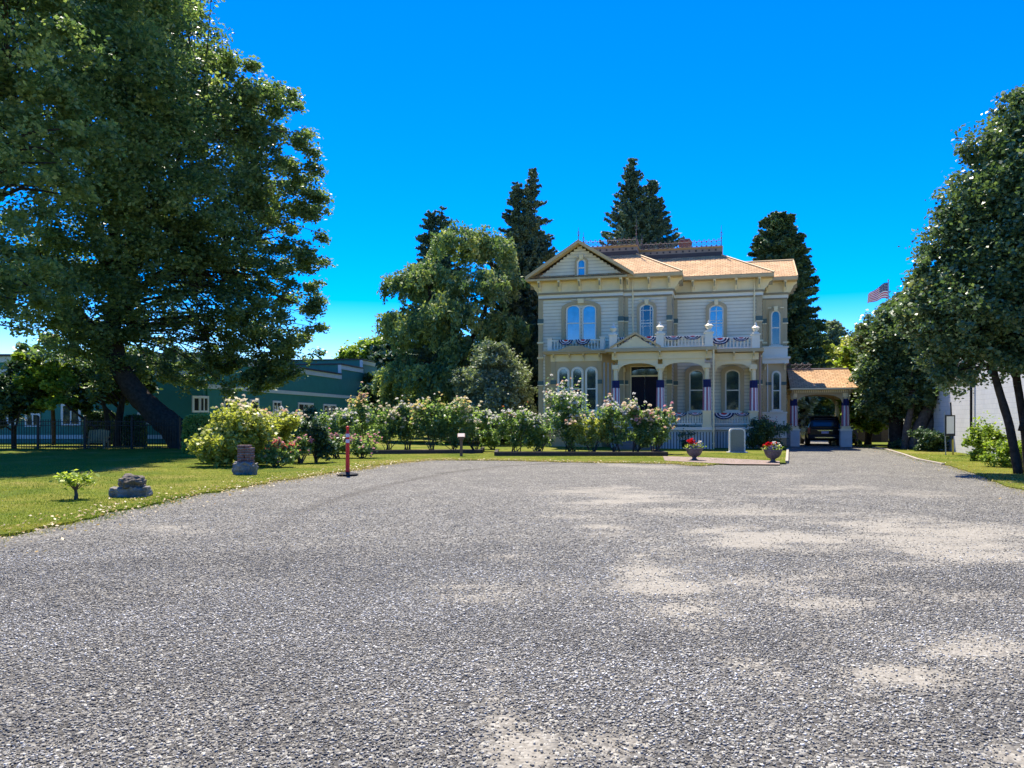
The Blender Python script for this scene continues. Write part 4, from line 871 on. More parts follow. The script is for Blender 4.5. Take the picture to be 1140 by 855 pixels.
def wrap(label, u, v, r, w0, w1, group='flag cloths wrapped round columns', blue=.22):
    mb = MB(); n = 18; nz = 8; a0, a1 = R(150), R(395)
    for j in range(nz):
        for i in range(n):
            q = []; f = (j+.5)/nz; mb.cm = 0 if f > 1-blue else (1 if (i//2) % 2 else 2)
            for jj, ii in ((j, i), (j, i+1), (j+1, i+1), (j+1, i)):
                a = a0+(a1-a0)*ii/n; fz = jj/nz; rr = r+.055+.025*math.sin(ii*2.1)+.03*(1-fz); q.append((rr*cos(a), rr*sin(a), w0+(w1-w0)*fz))
            mb.add(q, [(0, 1, 2, 3)])
    o = mb.build('column_flag', [M['blue_cloth'], M['white_cloth'], M['pink_cloth']]); so_ = o.modifiers.new('cloth', 'SOLIDIFY'); so_.thickness = .006
    o.location = h2w(u, v, 0); o.rotation_euler = (0, 0, -TH); return tag(o, label, 'flag cloth', group)
for (u, v), l in zip(CO, ('flag cloth wrapped round the porch column left of the dark front door', 'flag cloth wrapped round the porch column right of the dark front door', 'flag cloth wrapped round the porch column beside the tall cream downpipe', 'flag cloth wrapped round the right end column of the porch')):
    wrap(l, u, v, .125, 2.02, 3.62)
# ---------------------------------------------------------------- carport
CP0, CP1, VF, VK = 1.85, 4.62, 2.15, 5.4
car_p = thing('carport', 'open carport with orange shingle roof attached to the right side of the house', 'carport', h2w(0, 0), -TH)
mb = MB(); mb.box(1.75, 5.0, VF-.2, VF+.05, 3.05, 3.32); mb.box(1.75, 5.0, VK-.05, VK+.2, 3.05, 3.32); mb.box(4.75, 5.0, VF+.05, VK-.05, 3.051, 3.319); mb.build('frieze', M['tan'], car_p)
mb = MB(); n = 30
for i in range(n): x = 1.85+i*3.0/n; mb.box(x, x+.055, VF-.24, VF-.201, 3.09, 3.22)
mb.build('dentil', M['cream'], car_p)
mb = MB(); spandrel(mb, CP0+.1, CP1-.1, VF-.05, 3.05, 2.35, .62, .09); spandrel(mb, CP0+.1, CP1-.1, VK, 3.05, 2.35, .62, .09); mb.build('arch', M['tan'], car_p)
mb = MB(); e = (1.62, 5.25, VF-.55, VK+.55)
mb.add([(e[0], e[2], 3.34), (e[1], e[2], 3.34), (e[1]-.25, 3.75, 4.52), (e[0], 3.75, 4.52), (e[1], e[3], 3.34), (e[0], e[3], 3.34)], [(0, 1, 2, 3), (3, 2, 4, 5), (1, 4, 2)])
crf = mb.build('roof', M['shingle'], car_p, uv=True)
mb = MB(); mb.box(e[0], e[1]+.02, e[2]-.03, VF, 3.25, 3.33); mb.box(e[0], e[1]+.02, VK, e[3]+.03, 3.25, 3.33); mb.box(e[1]-.3, e[1]+.02, VF+.001, VK-.001, 3.251, 3.331); mb.box(1.62, 5.0, VF, VK, 3.321, 3.336); mb.build('fascia', M['cream'], crf)
crest([(1.6, 3.75), (3.0, 3.75)], 4.5, crf, .40)
mb = MB(); mb.tube([(1.62, 3.75, 4.53), (5.0, 3.75, 4.53)], .05, 6); mb.build('ridge_cap', M['iron'], crf)
for u in (CP0, CP1):
    for v in (VF, VK):
        mb = MB(); mb.box(u-.30, u+.30, v-.30, v+.30, -.2, .92); mb.build('plinth', M['lattice'], car_p)
        mb = MB(); mb.box(u-.34, u+.34, v-.34, v+.34, .921, 1.0); mb.build('plinth_cap', M['white'], car_p); column(u, v, car_p, 1.0, 3.05, .10)
wrap('flag cloth wrapped round the carport column next to the house', CP0, VF, .125, 1.18, 2.72); wrap('flag cloth wrapped round the outer carport column beside the parked car', CP1, VF, .125, 1.18, 2.72)
for u in (CP0-.1, CP1+.15):
    mb = MB(); mb.prismx([(0, 0), (-.4, 0), (-.34, -.12), (-.12, -.3), (-.06, -.55), (0, -.6)], -.05, .05); mb.T = None; o = mb.build('bracket', M['tan'], car_p); o.location = (u, VF-.2, 3.24)
# low porch steps beside the carport
# ---------------------------------------------------------------- green building on the left
def glass_window(parent, x0, x1, z0, z1, y=0, bars=(), gl='glass_low'):
    mb = MB(); mb.ring([(x0-.14, z0-.12), (x1+.14, z0-.12), (x1+.14, z1+.16), (x0-.14, z1+.16)], [(x0, z0), (x1, z0), (x1, z1), (x0, z1)], y-.09, y, True)
    for b in bars: x = x0+(x1-x0)*b; mb.box(x-.045, x+.045, y-.08, y, z0, z1)
    o = mb.build('window', M['signwhite'], parent); mb = MB(); mb.box(x0, x1, y-.03, y-.005, z0, z1); mb.build('pane', M[gl], o); return o
C0 = (-19.7, 50.0); ang = math.atan2(1, .15)
gb_ = thing('green_building', 'long dark green building with stepped parapet and pale trim behind the rose garden', 'building', (C0[0], C0[1], 0), ang)
# local x runs back along the garden side, local -y faces the garden
def SX(px):
    r = (px-570)/FPX; Y = (C0[0]-.15*C0[1])/(r-.15); return (Y-C0[1])/sin(ang)
def SZ(py, px):
    r = (px-570)/FPX; Y = (C0[0]-.15*C0[1])/(r-.15); return EYE+(HZ-py)/FPX*Y
T1, T2, T3 = SX(379), SX(403), SX(450)
mb = MB(); y1 = 18
def board(mb, x0, x1, z0, z1, y, t=.02, st=.2):
    n = int((z1-z0)/st)
    for i in range(n): a = z0+i*(z1-z0)/n; b = z0+(i+1)*(z1-z0)/n; mb.add([(x0, y-t, a), (x1, y-t, a), (x1, y-.002, b), (x0, y-.002, b)], [(0, 1, 2, 3)])
for x0, x1, zt in ((0, T1, 5.75), (T1, T2, 6.7), (T2, T3+8, 7.6)): mb.box(x0, x1, 0, y1, -.2, zt); board(mb, x0, x1, .7, zt-.4, 0)
mb.build('wall', M['teal'], gb_)
mb = MB(); mb.box(-.05, T3+8, -.07, 0, 3.55, 3.83); 
for x0, x1, zt in ((0, T1, 5.75), (T1, T2, 6.7), (T2, T3+8, 7.6)): mb.box(x0, x1+.1, -.10, 0, zt-.42, zt-.02)
mb.box(T1-.1, T1, -.10, .2, 5.7, 6.68); mb.box(T2-.1, T2, -.10, .2, 6.65, 7.58); mb.build('trim', M['cream_wall'], gb_)
mb = MB()
for x0, x1, zt in ((-.1, T1-.1, 5.75), (T1-.12, T2-.1, 6.7), (T2-.12, T3+8, 7.6)): mb.box(x0, x1+.1, -.2, y1, zt, zt+.12)
mb.build('parapet_cap', M['deckdark'], gb_)
for p0, p1, t, b, bars in ((215, 220.5, 443.5, 457, ()), (222.5, 230, 443.5, 457, (.5,)), (249.5, 257.5, 446, 457, (.5,)), (278.5, 286.5, 447, 459, ()), (304, 311.5, 448.5, 462, (.5,)), (332, 347.5, 450.5, 468, (.36, .68)), (360, 373, 452, 470, (.33, .66)), (422, 430, 454, 463, (.5,))):
    pc = (p0+p1)/2; glass_window(gb_, SX(p0), SX(p1), SZ(b, pc), SZ(t, pc), 0, bars, 'glass_dark')
# front block of the same building, facing the lawn
fb = thing('green_annex', 'low dark green wing with white base rail behind the black iron fence', 'building', (-46, 49.6, 0), 0)
mb = MB(); mb.box(0, 26.2, 0, 12, -.2, 5.6); board(mb, 0, 26.2, .7, 5.2, 0); mb.build('wall', M['teal'], fb)
mb = MB(); mb.box(-.1, 26.3, -.06, 0, .30, .55); mb.box(-.1, 26.3, -.1, 0, 4.4, 4.75); mb.box(-.1, 26.3, -.12, 0, 5.2, 5.58); mb.build('trim', M['cream_wall'], fb)
mb = MB(); mb.box(-.3, 26.5, -.3, 12, 5.6, 5.72); mb.build('parapet_cap', M['deckdark'], fb)
for p0, p1, t, b in ((71, 88, 452, 472), (31, 43, 462, 473), (156, 166, 462, 470), (2, 16, 455, 472)):
    f = lambda p: (p-570)/FPX*49.6+46; glass_window(fb, f(p0), f(p1), EYE+(HZ-b)/FPX*49.6, EYE+(HZ-t)/FPX*49.6, 0, (.5,), 'glass_low')

# white block wall on the right
WO = (18.0, 26.0); wa = math.atan2(.9655, .26)
wb = thing('white_building', 'pale grey painted block building wall behind the right-hand trees', 'building', (WO[0], WO[1], 0), wa)
mb = MB(); mb.box(-8, 24, -12, 0, -.2, 5.4); mb.build('wall', M['cmu'], wb, uv=True)
mb = MB(); mb.box(-8.1, 24.1, -12, .12, 5.4, 5.6); mb.build('parapet_cap', M['cream_wall'], wb)
def WX(px): r = (px-570)/FPX; s = (r*WO[1]-WO[0])/(.26-r*.9655); return s
mb = MB(); x = WX(1084); mb.tube([(x, .1, .9), (x, .1, 5.3)], .05, 8); mb.build('downpipe', M['dark'], wb)
# sign frame on posts in front of it
sx, sy, _ = gp(1062, 507.5); s_ = thing('sign_frame', 'small white notice board on thin yellow-footed posts before the pale wall', 'sign', (sx-.35, sy, 0), R(20))
mb = MB(); mb.tube([(0, 0, 0), (-.06, .02, 1.9)], .025, 6); mb.build('post', M['greybox'], s_); mb = MB(); mb.tube([(.42, 0, 0), (.40, 0, .7)], .04, 6); mb.build('post', M['yellow'], s_); mb = MB(); mb.tube([(.40, 0, .7), (.28, 0, 2.3)], .03, 6); mb.build('post', M['rubber'], s_)
mb = MB(); mb.ring([(-.05, .85), (.50, .85), (.50, 1.75), (-.05, 1.75)], [(.0, .95), (.45, .95), (.45, 1.70), (.0, 1.70)], -.04, 0, True); mb.build('frame', M['rubber'], s_)
mb = MB(); mb.box(0, .45, -.03, -.01, .95, 1.70); mb.build('board', M['signwhite'], s_)

# ---------------------------------------------------------------- iron fence, one thing with panels and posts
fe = thing('iron_fence', 'black iron picket fence along the far left of the lawn', 'fence', (-29, 39.5, 0), 0)
for i in range(6):
    x0 = i*2.4; mb = MB(); mb.box(x0+.06, x0+2.34, -.02, .02, 1.42, 1.46); mb.box(x0+.06, x0+2.34, -.02, .02, .16, .20); mb.box(x0+.06, x0+2.34, -.02, .02, 1.24, 1.27)
    for k in range(18): x = x0+.12+k*.13; mb.box(x-.011, x+.011, -.011, .011, .06, 1.56)
    mb.build('picket_panel', M['blackiron'], fe)
for i in range(7):
    mb = MB(); x = i*2.4; mb.box(x-.045, x+.045, -.045, .045, -.1, 1.66); mb.lathe([(.05, 0), (.06, .03), (.01, .10)], x, 0, 8, 1.66); mb.build('post', M['blackiron'], fe)

# ---------------------------------------------------------------- bollard
bx, by, _ = gp(387, 529.5); b = thing('bollard', 'slim red bollard with two pale reflective bands at the gravel edge', 'bollard', (bx, by, .02), 0)
mb = MB(); mb.lathe([(.30, 0), (.30, .03), (.24, .05), (.12, .07), (.07, .09)], n=20); mb.build('base', M['rubber'], b)
mb = MB(); mb.lathe([(.066, .07), (.060, .12), (.056, .5), (.052, .86), (.050, .98), (.052, 1.0), (.052, 1.18), (.035, 1.2), (.032, 1.28), (.045, 1.30), (.045, 1.35), (.02, 1.37)], n=20); o = mb.build('post', M['red'], b, smooth=True)
for z in (.90, 1.06): mb = MB(); mb.lathe([(.0535, z), (.0535, z+.095)], n=20); mb.build('reflective_band', M['reflect'], b)

# rock on a broken concrete slab
import bmesh
def lump(name, m, parent, dims, seed, sub=4, amp=.35, loc=(0, 0, 0), flatb=None):
    bm = bmesh.new(); bmesh.ops.create_icosphere(bm, subdivisions=sub, radius=1)
    from mathutils import noise
    for v in bm.verts:
        n_ = noise.fractal(v.co*1.3+Vector((seed*3.1, seed, 0)), .8, 2.1, 5); n2 = noise.cell(v.co*2.2+Vector((seed, 0, 0)))
        v.co *= 1+amp*n_+.05*n2
        v.co = Vector((v.co.x*dims[0], v.co.y*dims[1], v.co.z*dims[2]))
    me = bpy.data.meshes.new(name); bm.to_mesh(me); bm.free(); me.materials.append(m); o = bpy.data.objects.new(name, me); COL.objects.link(o); o.location = loc
    if parent: o.parent = parent
    return o
def rough_block(name, m, parent, x0, x1, y0, y1, z0, z1, seed, amp=.04, cuts=14):
    bm = bmesh.new(); bmesh.ops.create_cube(bm, size=1); bmesh.ops.subdivide_edges(bm, edges=bm.edges, cuts=cuts, use_grid_fill=True)
    from mathutils import noise
    for v in bm.verts:
        c = v.co.copy(); p = Vector((x0+(c.x+.5)*(x1-x0), y0+(c.y+.5)*(y1-y0), z0+(c.z+.5)*(z1-z0)))
        q = noise.noise_vector(p*5+Vector((seed, 0, 0)))*amp+noise.noise_vector(p*17)*amp*.45; r_ = (abs(c.x)+abs(c.y)+abs(c.z))
        if r_ > 1.3: q -= Vector((c.x*(x1-x0), c.y*(y1-y0), c.z*(z1-z0)))*.05
        v.co = p+q
    me = bpy.data.meshes.new(name); bm.to_mesh(me); bm.free(); me.materials.append(m); o = bpy.data.objects.new(name, me); COL.objects.link(o); o.parent = parent
    autouv(me); return o
x, y, _ = gp(139, 556); rk = thing('stone_relic', 'mossy dark boulder resting on a broken concrete block on the lawn', 'stone', (x, y+.2, 0), R(6)); rk.scale = (.85, .85, .95)
rough_block('concrete_block', M['concrete'], rk, -.40, .42, -.20, .26, -.05, .24, 2, .05); lump('boulder', M['rock'], rk, (.31, .24, .17), 3, loc=(.04, .02, .33))
x, y, _ = gp(271, 530); st = thing('brick_relic', 'broken chimney stub of old red bricks on a rough concrete footing', 'brick ruin', (x, y+.2, 0), R(-8))
rough_block('footing', M['concrete'], st, -.30, .26, -.18, .20, -.05, .36, 5, .06)
mb = MB(); random.seed(3)
for i in range(7):
    for s in (-1, 1):
        j = random.uniform(-.015, .015); k = random.uniform(-.012, .012); w_ = .21 if not (i == 6 and s == 1) else .12
        mb.box(-.0+s*.105-.10+j, s*.105+.10+j if w_ > .2 else s*.105+.02, -.11+k, .11+k, .355+i*.073, .42+i*.073)
bevel(mb.build('brick_course', M['oldbrick'], st, uv=True), .008)
rough_block('concrete_chunk', M['concrete'], st, .22, .36, -.24, -.06, 0, .30, 8, .04, 8)

# urns with flowers
def urn(px, py, label, seed, fl):
    x, y, _ = gp(px, py); t = thing('stone_urn', label, 'planter', (x, y, 0), 0, 'stone urns by the brick path')
    mb = MB(); mb.lathe([(.17, 0), (.17, .05), (.10, .08), (.07, .13), (.10, .17), (.20, .22), (.27, .32), (.30, .42), (.33, .46), (.33, .50), (.28, .50), (.26, .42)], n=28, lump=.02); o = mb.build('bowl', M['urn'], t, smooth=True)
    rg = np.random.default_rng(seed)
    def part(nm, lf, c, r, n, size):
        P = np.array(c)+rg.normal(0, 1, (n, 3))*np.array(r); V, F = leaf_quads(P, size, rg, .5, 1.2); mkmesh(nm, V, F, lf, t, rnd=rg.random(n))
    part('foliage', LM['bright'], (0, 0, .54), (.13, .11, .05), 420, .06); part('foliage', LM['yellowish'], (-.1, 0, .53), (.12, .09, .04), 160, .05)
    for nm, col, c, r, n, s in fl:
        P = np.array(c)+rg.normal(0, 1, (n, 3))*np.array(r); blooms(nm, P, s, BL[col], t, rg)
    return t
urn(773, 513.5, 'left stone urn with tall red geraniums and lilac trailing flowers', 3, [('bloom', 'red', (-.10, 0, .74), (.10, .08, .06), 34, .10), ('bloom', 'lilac', (-.02, -.15, .56), (.10, .05, .035), 26, .07), ('bloom', 'white', (.20, 0, .70), (.04, .05, .07), 5, .07)])
urn(860.5, 516, 'right stone urn with red and white flowers beside the drive edging', 4, [('bloom', 'red', (-.14, 0, .68), (.11, .07, .04), 28, .10), ('bloom', 'white', (.10, 0, .70), (.10, .08, .07), 22, .085), ('bloom', 'lilac', (-.08, -.14, .56), (.11, .05, .04), 30, .07)])
# grave-like granite marker
x, y, _ = gp(820.5, 504.5); g = thing('granite_marker', 'upright grey granite marker with rounded top on the grass before the porch', 'marker stone', (x, y, 0), -R(8))
def rt(w, h, r): return [(-w, 0), (w, 0)]+[(w-r+r*cos(a), h-r+r*sin(a)) for a in np.linspace(0, pi/2, 6)]+[(-w+r-r*sin(a), h-r+r*cos(a)) for a in np.linspace(0, pi/2, 6)]
mb = MB(); mb.cm = 1; mb.prism(rt(.36, 1.14, .14), -.10, .10); mb.cm = 0; mb.prism(rt(.30, 1.09, .12), -.108, -.1005); mb.build('slab', [M['granite'], M['granite_edge']], g)
mb = MB(); mb.box(-.46, .46, -.17, .17, -.05, .06); mb.build('plinth', M['granite_edge'], g)
# little plaque post
x, y, _ = gp(513.5, 508.5); t = thing('plaque_post', 'short dark wooden post with a sloping white plaque before the roses', 'sign', (x, y, 0), R(4))
mb = MB(); mb.box(-.06, .06, -.06, .06, -.1, .82); mb.box(-.11, .11, -.09, .09, .72, .80); mb.build('post', M['postwood'], t)
mb = MB(); mb.T = Matrix.Translation((0, -.01, .90)) @ Matrix.Rotation(R(38), 4, 'X'); mb.box(-.14, .14, -.11, .11, -.015, .015); mb.build('plaque', M['plaque'], t); mb = MB(); mb.T = Matrix.Translation((0, -.01, .90)) @ Matrix.Rotation(R(38), 4, 'X'); mb.box(-.16, .16, -.13, .13, -.035, -.0155); mb.build('backing', M['postwood'], t)
# bed edging timbers
def bed(name, label, pts, soil):
    t = thing(name, label, 'flower bed', (0, 0, 0)); o = mkmesh('soil', [(x, y, .10) for x, y in soil], [tuple(range(len(soil)))], M['soil'], t)
    s = strip('timber', pts, .14, .20, M['wood']); s.parent = t
A_ = gp(552, 508.5)[:2]; B_ = gp(742, 508.5)[:2]
bed('rose_bed', 'right rose bed edged with dark timber in front of the porch', [(A_[0], A_[1]+3), A_, B_, (B_[0], B_[1]+3)], [A_, B_, (B_[0], B_[1]+3), (A_[0], A_[1]+3)])
A_ = gp(402, 506.5)[:2]; B_ = gp(535, 505.5)[:2]
bed('rose_bed', 'left rose bed edged with dark timber beside the plaque post', [(A_[0], A_[1]+3.2), A_, B_, (B_[0], B_[1]+3.2)], [A_, B_, (B_[0], B_[1]+3.2), (A_[0], A_[1]+3.2)])
# garden bench
t = thing('garden_bench', 'pale wooden slatted bench in the shade beside the small trunk', 'bench', ((107-570)/FPX*40, 40, 0), R(8))
mb = MB()
for i in range(4): mb.box(-.52, .52, -.25+i*.13, -.14+i*.13, .36, .40)
mb.build('seat', M['benchwood'], t); mb = MB()
for i in range(9): x = -.5+i*.112; mb.add([(x, .27, .42), (x+.09, .27, .42), (x+.09, .44, .98+.05*sin(i/8*pi)), (x, .44, .98+.05*sin(i/8*pi)), (x, .30, .42), (x+.09, .30, .42), (x+.09, .47, .98+.05*sin(i/8*pi)), (x, .47, .98+.05*sin(i/8*pi))], [(0, 1, 2, 3), (7, 6, 5, 4), (0, 4, 5, 1), (1, 5, 6, 2), (2, 6, 7, 3), (3, 7, 4, 0)])
mb.build('backrest', M['benchwood'], t)
for x in (-.52, .44): mb = MB(); mb.box(x, x+.08, -.3, -.22, 0, .62); mb.box(x, x+.08, .25, .33, 0, .45); mb.box(x-.03, x+.11, -.34, .36, .621, .66); mb.build('leg', M['benchwood'], t)

# ---------------------------------------------------------------- parked car seen from behind
cx, cyy = at(918.5, 496, 45.2)[:2]; car = thing('parked_car', 'dark sport utility car parked nose-in under the carport', 'car', (cx, cyy, 0), -R(14))
def loft(S, name, m, parent):                    # S: list of (y, [(x,z) outline of the right half from bottom to top])
    V = []; F = []; n = None
    for y, H in S:
        ring = [(x, y, z) for x, z in H]+[(-x, y, z) for x, z in reversed(H)]
        n = len(ring); V += ring
    for i in range(len(S)-1):
        for k in range(n): j = (k+1) % n; F.append((i*n+k, i*n+j, (i+1)*n+j, (i+1)*n+k))
    F.append(tuple(range(n-1, -1, -1))); F.append(tuple((len(S)-1)*n+k for k in range(n)))
    return mkmesh(name, V, F, m, parent, smooth=False)
def sec(w, z0, z1, k=1.0): return [(w*.86, z0), (w*.97, z0+.10), (w, z0+.35*(z1-z0)), (w*.995, z0+.62*(z1-z0)), (w*.965, z1-.07), (w*.90, z1)]
body = loft([(0, sec(.90, .38, 1.02)), (.06, sec(.94, .34, 1.08)), (.5, sec(.965, .30, 1.10)), (2.4, sec(.97, .28, 1.10)), (3.6, sec(.965, .28, 1.06)), (4.3, sec(.92, .34, 1.0)), (4.6, sec(.82, .42, .88))], 'body', M['carpaint'], car); bevel(body, .03, 3)
def gh(w0, w1, z0, z1): return [(w0, z0), (w0*.99, z0+.06), (w1*1.02, z1-.10), (w1*.94, z1-.02), (w1*.6, z1)]
cab = loft([(.05, gh(.86, .74, 1.05, 1.12)), (.14, gh(.88, .76, 1.06, 1.50)), (.32, gh(.90, .77, 1.06, 1.74)), (1.6, gh(.90, .78, 1.06, 1.78)), (2.5, gh(.90, .76, 1.06, 1.72)), (3.3, gh(.86, .74, 1.02, 1.12))], 'cabin', M['carpaint'], car); bevel(cab, .02, 2)
def quad(mb, P, t=.012):
    P = [Vector(p) for p in P]; n_ = (P[1]-P[0]).cross(P[3]-P[0]).normalized()*t; mb.add([tuple(p) for p in P]+[tuple(p+n_) for p in P], [(0, 3, 2, 1), (4, 5, 6, 7), (0, 1, 5, 4), (1, 2, 6, 5), (2, 3, 7, 6), (3, 0, 4, 7)])
mb = MB(); quad(mb, [(-.66, .045, 1.16), (.66, .045, 1.16), (.60, .235, 1.63), (-.60, .235, 1.63)], .02); mb.build('rear_window', M['carglass'], car)
for s in (-1, 1):
    for y0, y1, a, b_ in ((.42, 1.25, .0, .0), (1.32, 2.05, 0, 0), (2.12, 2.75, 0, .35)):
        P = [(s*.905, y0, 1.13), (s*.905, y1+b_, 1.13), (s*.80, y1, 1.64), (s*.80, y0+.03, 1.66)]
        if s > 0: P = [P[0], P[1], P[2], P[3]]
        else: P = [P[1], P[0], P[3], P[2]]
        mb = MB(); quad(mb, P, .012); mb.build('side_window', M['carglass'], car)
    mb = MB(); mb.box(s*.80 if s > 0 else -.955, .955 if s > 0 else -.80, -.02, .16, .72, 1.08); bevel(mb.build('tail_light', M['taillight'], car), .02)
    mb = MB(); mb.box(s*.98 if s > 0 else -1.14, 1.14 if s > 0 else -.98, 2.75, 2.95, 1.08, 1.25); bevel(mb.build('mirror', M['carpaint'], car), .03)
    mb = MB(); mb.box(s*.66-.02, s*.66+.02, .5, 2.4, 1.80, 1.83); mb.build('roof_rail', M['plastic'], car)
    for yy in (.85, 3.65):
        w_ = thing('wheel', None, None); w_.parent = car; w_.location = (s*.86, yy, .37)
        def cyl(nm, prof, m):
            mb = MB(); mb.T = Matrix.Rotation(R(90)*s, 4, 'Y'); mb.lathe(prof, n=28); return mb.build(nm, m, w_, smooth=False)
        cyl('tyre', [(.22, -.12), (.34, -.12), (.37, -.09), (.37, .09), (.34, .12), (.22, .12)], M['rubber']); cyl('rim', [(.05, -.1), (.225, -.1), (.225, .10), (.18, .08), (.06, .09)], M['chrome'])
mb = MB(); mb.box(-.92, .92, -.09, .10, .42, .66); bevel(mb.build('bumper', M['plastic'], car), .03); mb = MB(); mb.box(-.42, .42, -.035, .02, .88, .93); mb.build('chrome_strip', M['chrome'], car)
mb = MB(); mb.box(-.20, .20, -.03, .03, .72, .86); mb.build('licence_plate', M['plate'], car); mb = MB(); mb.box(-.55, .55, -.10, -.092, .47, .52); mb.build('bumper_trim', M['chrome'], car); mb = MB(); mb.box(-.45, .45, .20, .36, 1.73, 1.77); mb.build('spoiler', M['carpaint'], car)

# ---------------------------------------------------------------- flag on its pole
p = at(989, 330, 60); t = thing('flag_pole', 'slim grey flag pole rising behind the right-hand trees', 'flag pole', (p[0], p[1], 0)); ztop = at(989, 313, 60)[2]
mb = MB(); mb.tube([(0, 0, 0), (0, 0, ztop)], [.07, .04], 8); mb.build('pole', M['greybox'], t); mb = MB(); mb.lathe([(.02, 0), (.08, .06), (.08, .1), (.02, .16)], 0, 0, 10, ztop); mb.build('ball', M['chrome'], t)
mb = MB(); nx, nz = 26, 13; FW, FH = 1.7, 1.25
def fp(i, k):
    f = i/nx; z = k/nz
    return (-f*FW*.92, .10*sin(f*9+z*1.5)*f**.5, -FH*(1-z)*(1-.45*f)-f*.55-f*f*.45+.07*sin(f*8))
for i in range(nx):
    for k in range(nz):
        mb.cm = 0 if (i < nx*.42 and k >= 6) else (2 if k % 2 == 0 else 1)
        mb.add([fp(i, k), fp(i+1, k), fp(i+1, k+1), fp(i, k+1)], [(0, 1, 2, 3)])
mb.cm = 1
for r_ in range(5):
    for c_2 in range(6):
        i = 1+c_2*1.7; k = 6.8+r_*1.3; q = Vector(fp(i, k)); mb.add([(q.x-.03, q.y-.02, q.z), (q.x, q.y-.02, q.z-.03), (q.x+.03, q.y-.02, q.z), (q.x, q.y-.02, q.z+.03)], [(0, 1, 2, 3)])
o = mb.build('flag', [M['blue_cloth'], M['white_cloth'], M['red_cloth']]); o.location = (p[0]-.05, p[1], ztop-.1); tag(o, 'star-striped flag drooping to the left from the slim pole', 'flag')
s2 = o.modifiers.new('cloth', 'SOLIDIFY'); s2.thickness = .006

# ---------------------------------------------------------------- things deep on the right
def umbrella(px, py, label):
    q = at(px, py, 62); t = thing('patio_umbrella', label, 'umbrella', (q[0], q[1], 0), 0, 'red umbrellas behind the trees')
    mb = MB(); zt = q[2]+.35; V = [(0, 0, zt)]; n = 8
    for r_, z in ((.6, zt-.22), (1.15, zt-.62), (1.17, zt-.85)):
        for k in range(n): a = 2*pi*k/n; V.append((r_*cos(a), r_*sin(a), z))
    F = [(0, 1+k, 1+(k+1) % n) for k in range(n)]
    for l in range(2): F += [(1+l*n+k, 1+(l+1)*n+k, 1+(l+1)*n+(k+1) % n, 1+l*n+(k+1) % n) for k in range(n)]
    mb.add(V, F); mb.build('canopy', M['red_umb'], t); mb = MB(); mb.tube([(0, 0, 0), (0, 0, zt)], .035, 6); mb.build('pole', M['postwood'], t)
M['red_umb'] = pm('red_canvas', (.62, .03, .03), .8, .08, 3, .1)
umbrella(987, 466, 'left red patio umbrella beside the thick dark trunk'); umbrella(1021, 466, 'right red patio umbrella glimpsed between the leaning trunks')
q = gp(992.5, 497); t = thing('gate_post', 'weathered pinkish wooden post against the thick dark trunk', 'post', (q[0], q[1], 0)); mb = MB(); mb.box(-.11, .11, -.11, .11, -.1, 1.45); mb.frus(-.13, .13, -.13, .13, 1.45, 1.52, -.05); bevel(mb.build('post', M['pinkpipe'], t), .02)
q = at(973, 490, 52); t = thing('garden_shed', 'small dark timber shed in the shade left of the wooden post', 'shed', (q[0], q[1], 0), -TH)
mb = MB(); mb.box(-1.0, .9, 0, 2, -.1, 1.75); mb.build('wall', M['wood'], t, uv=True); mb = MB(); mb.box(-1.15, 1.05, -.25, 2.2, 1.751, 1.87); mb.build('roof', M['greybox'], t); mb = MB(); mb.box(-.25, .45, -.04, -.002, 0, 1.5); mb.build('door', M['dark'], t); mb = MB(); mb.box(-.95, -.35, -.03, -.002, .7, 1.3); mb.build('window', M['glass_dark'], t)

# ---------------------------------------------------------------- big trees
g_ = 'tall conifers behind the house'
conifer('dark_conifer', 'tall twin-topped dark conifer directly left of the house gable', 'tree', at(592, HZ, 58)[:2]+(0,), 20.6, 5.4, 120000, .24, 'fir', 21, z0=.03, group=g_, power=1.0, droop=.05, twin=[(-1.1, .2, .955), (.5, .6, .8)], up=.35, wid=.42, jag=.35, dens=2.4, hang=.5)
conifer('dark_conifer', 'large feathery conifer rising above the iron roof cresting', 'tree', at(704, HZ, 70)[:2]+(0,), 25.4, 6.4, 80000, .28, 'fir', 22, z0=.25, group=g_, power=.95, droop=.12, twin=[(1.8, .5, .93)], up=.5, wid=.42, jag=.30, dens=2.4, hang=.5)
conifer('dark_conifer', 'dense rounded cone-shaped conifer right of the side wing', 'tree', at(867, HZ, 62)[:2]+(0,), 18.3, 4.3, 90000, .26, 'dark', 23, z0=.03, group=g_, power=.45, droop=.12, up=.2, wid=.5, jag=.16, dens=3.2, hang=.35)
conifer('dark_conifer', 'slim pointed conifer top showing behind the weeping cedar', 'tree', at(492, HZ, 64)[:2]+(0,), 19.3, 3.3, 40000, .24, 'fir', 24, z0=.1, group=g_, power=.7, droop=.1, twin=[(-1.0, .2, .985)], up=.3, wid=.3, jag=.4, hang=.4)
conifer('small_pine', 'small distant bluish pine above the carport trees', 'tree', at(927, HZ, 88)[:2]+(0,), 12.8, 3.2, 16000, .32, 'grey', 25, z0=.2, power=.6, droop=-.05, up=.5, wid=.5, jag=.35, hang=.2)
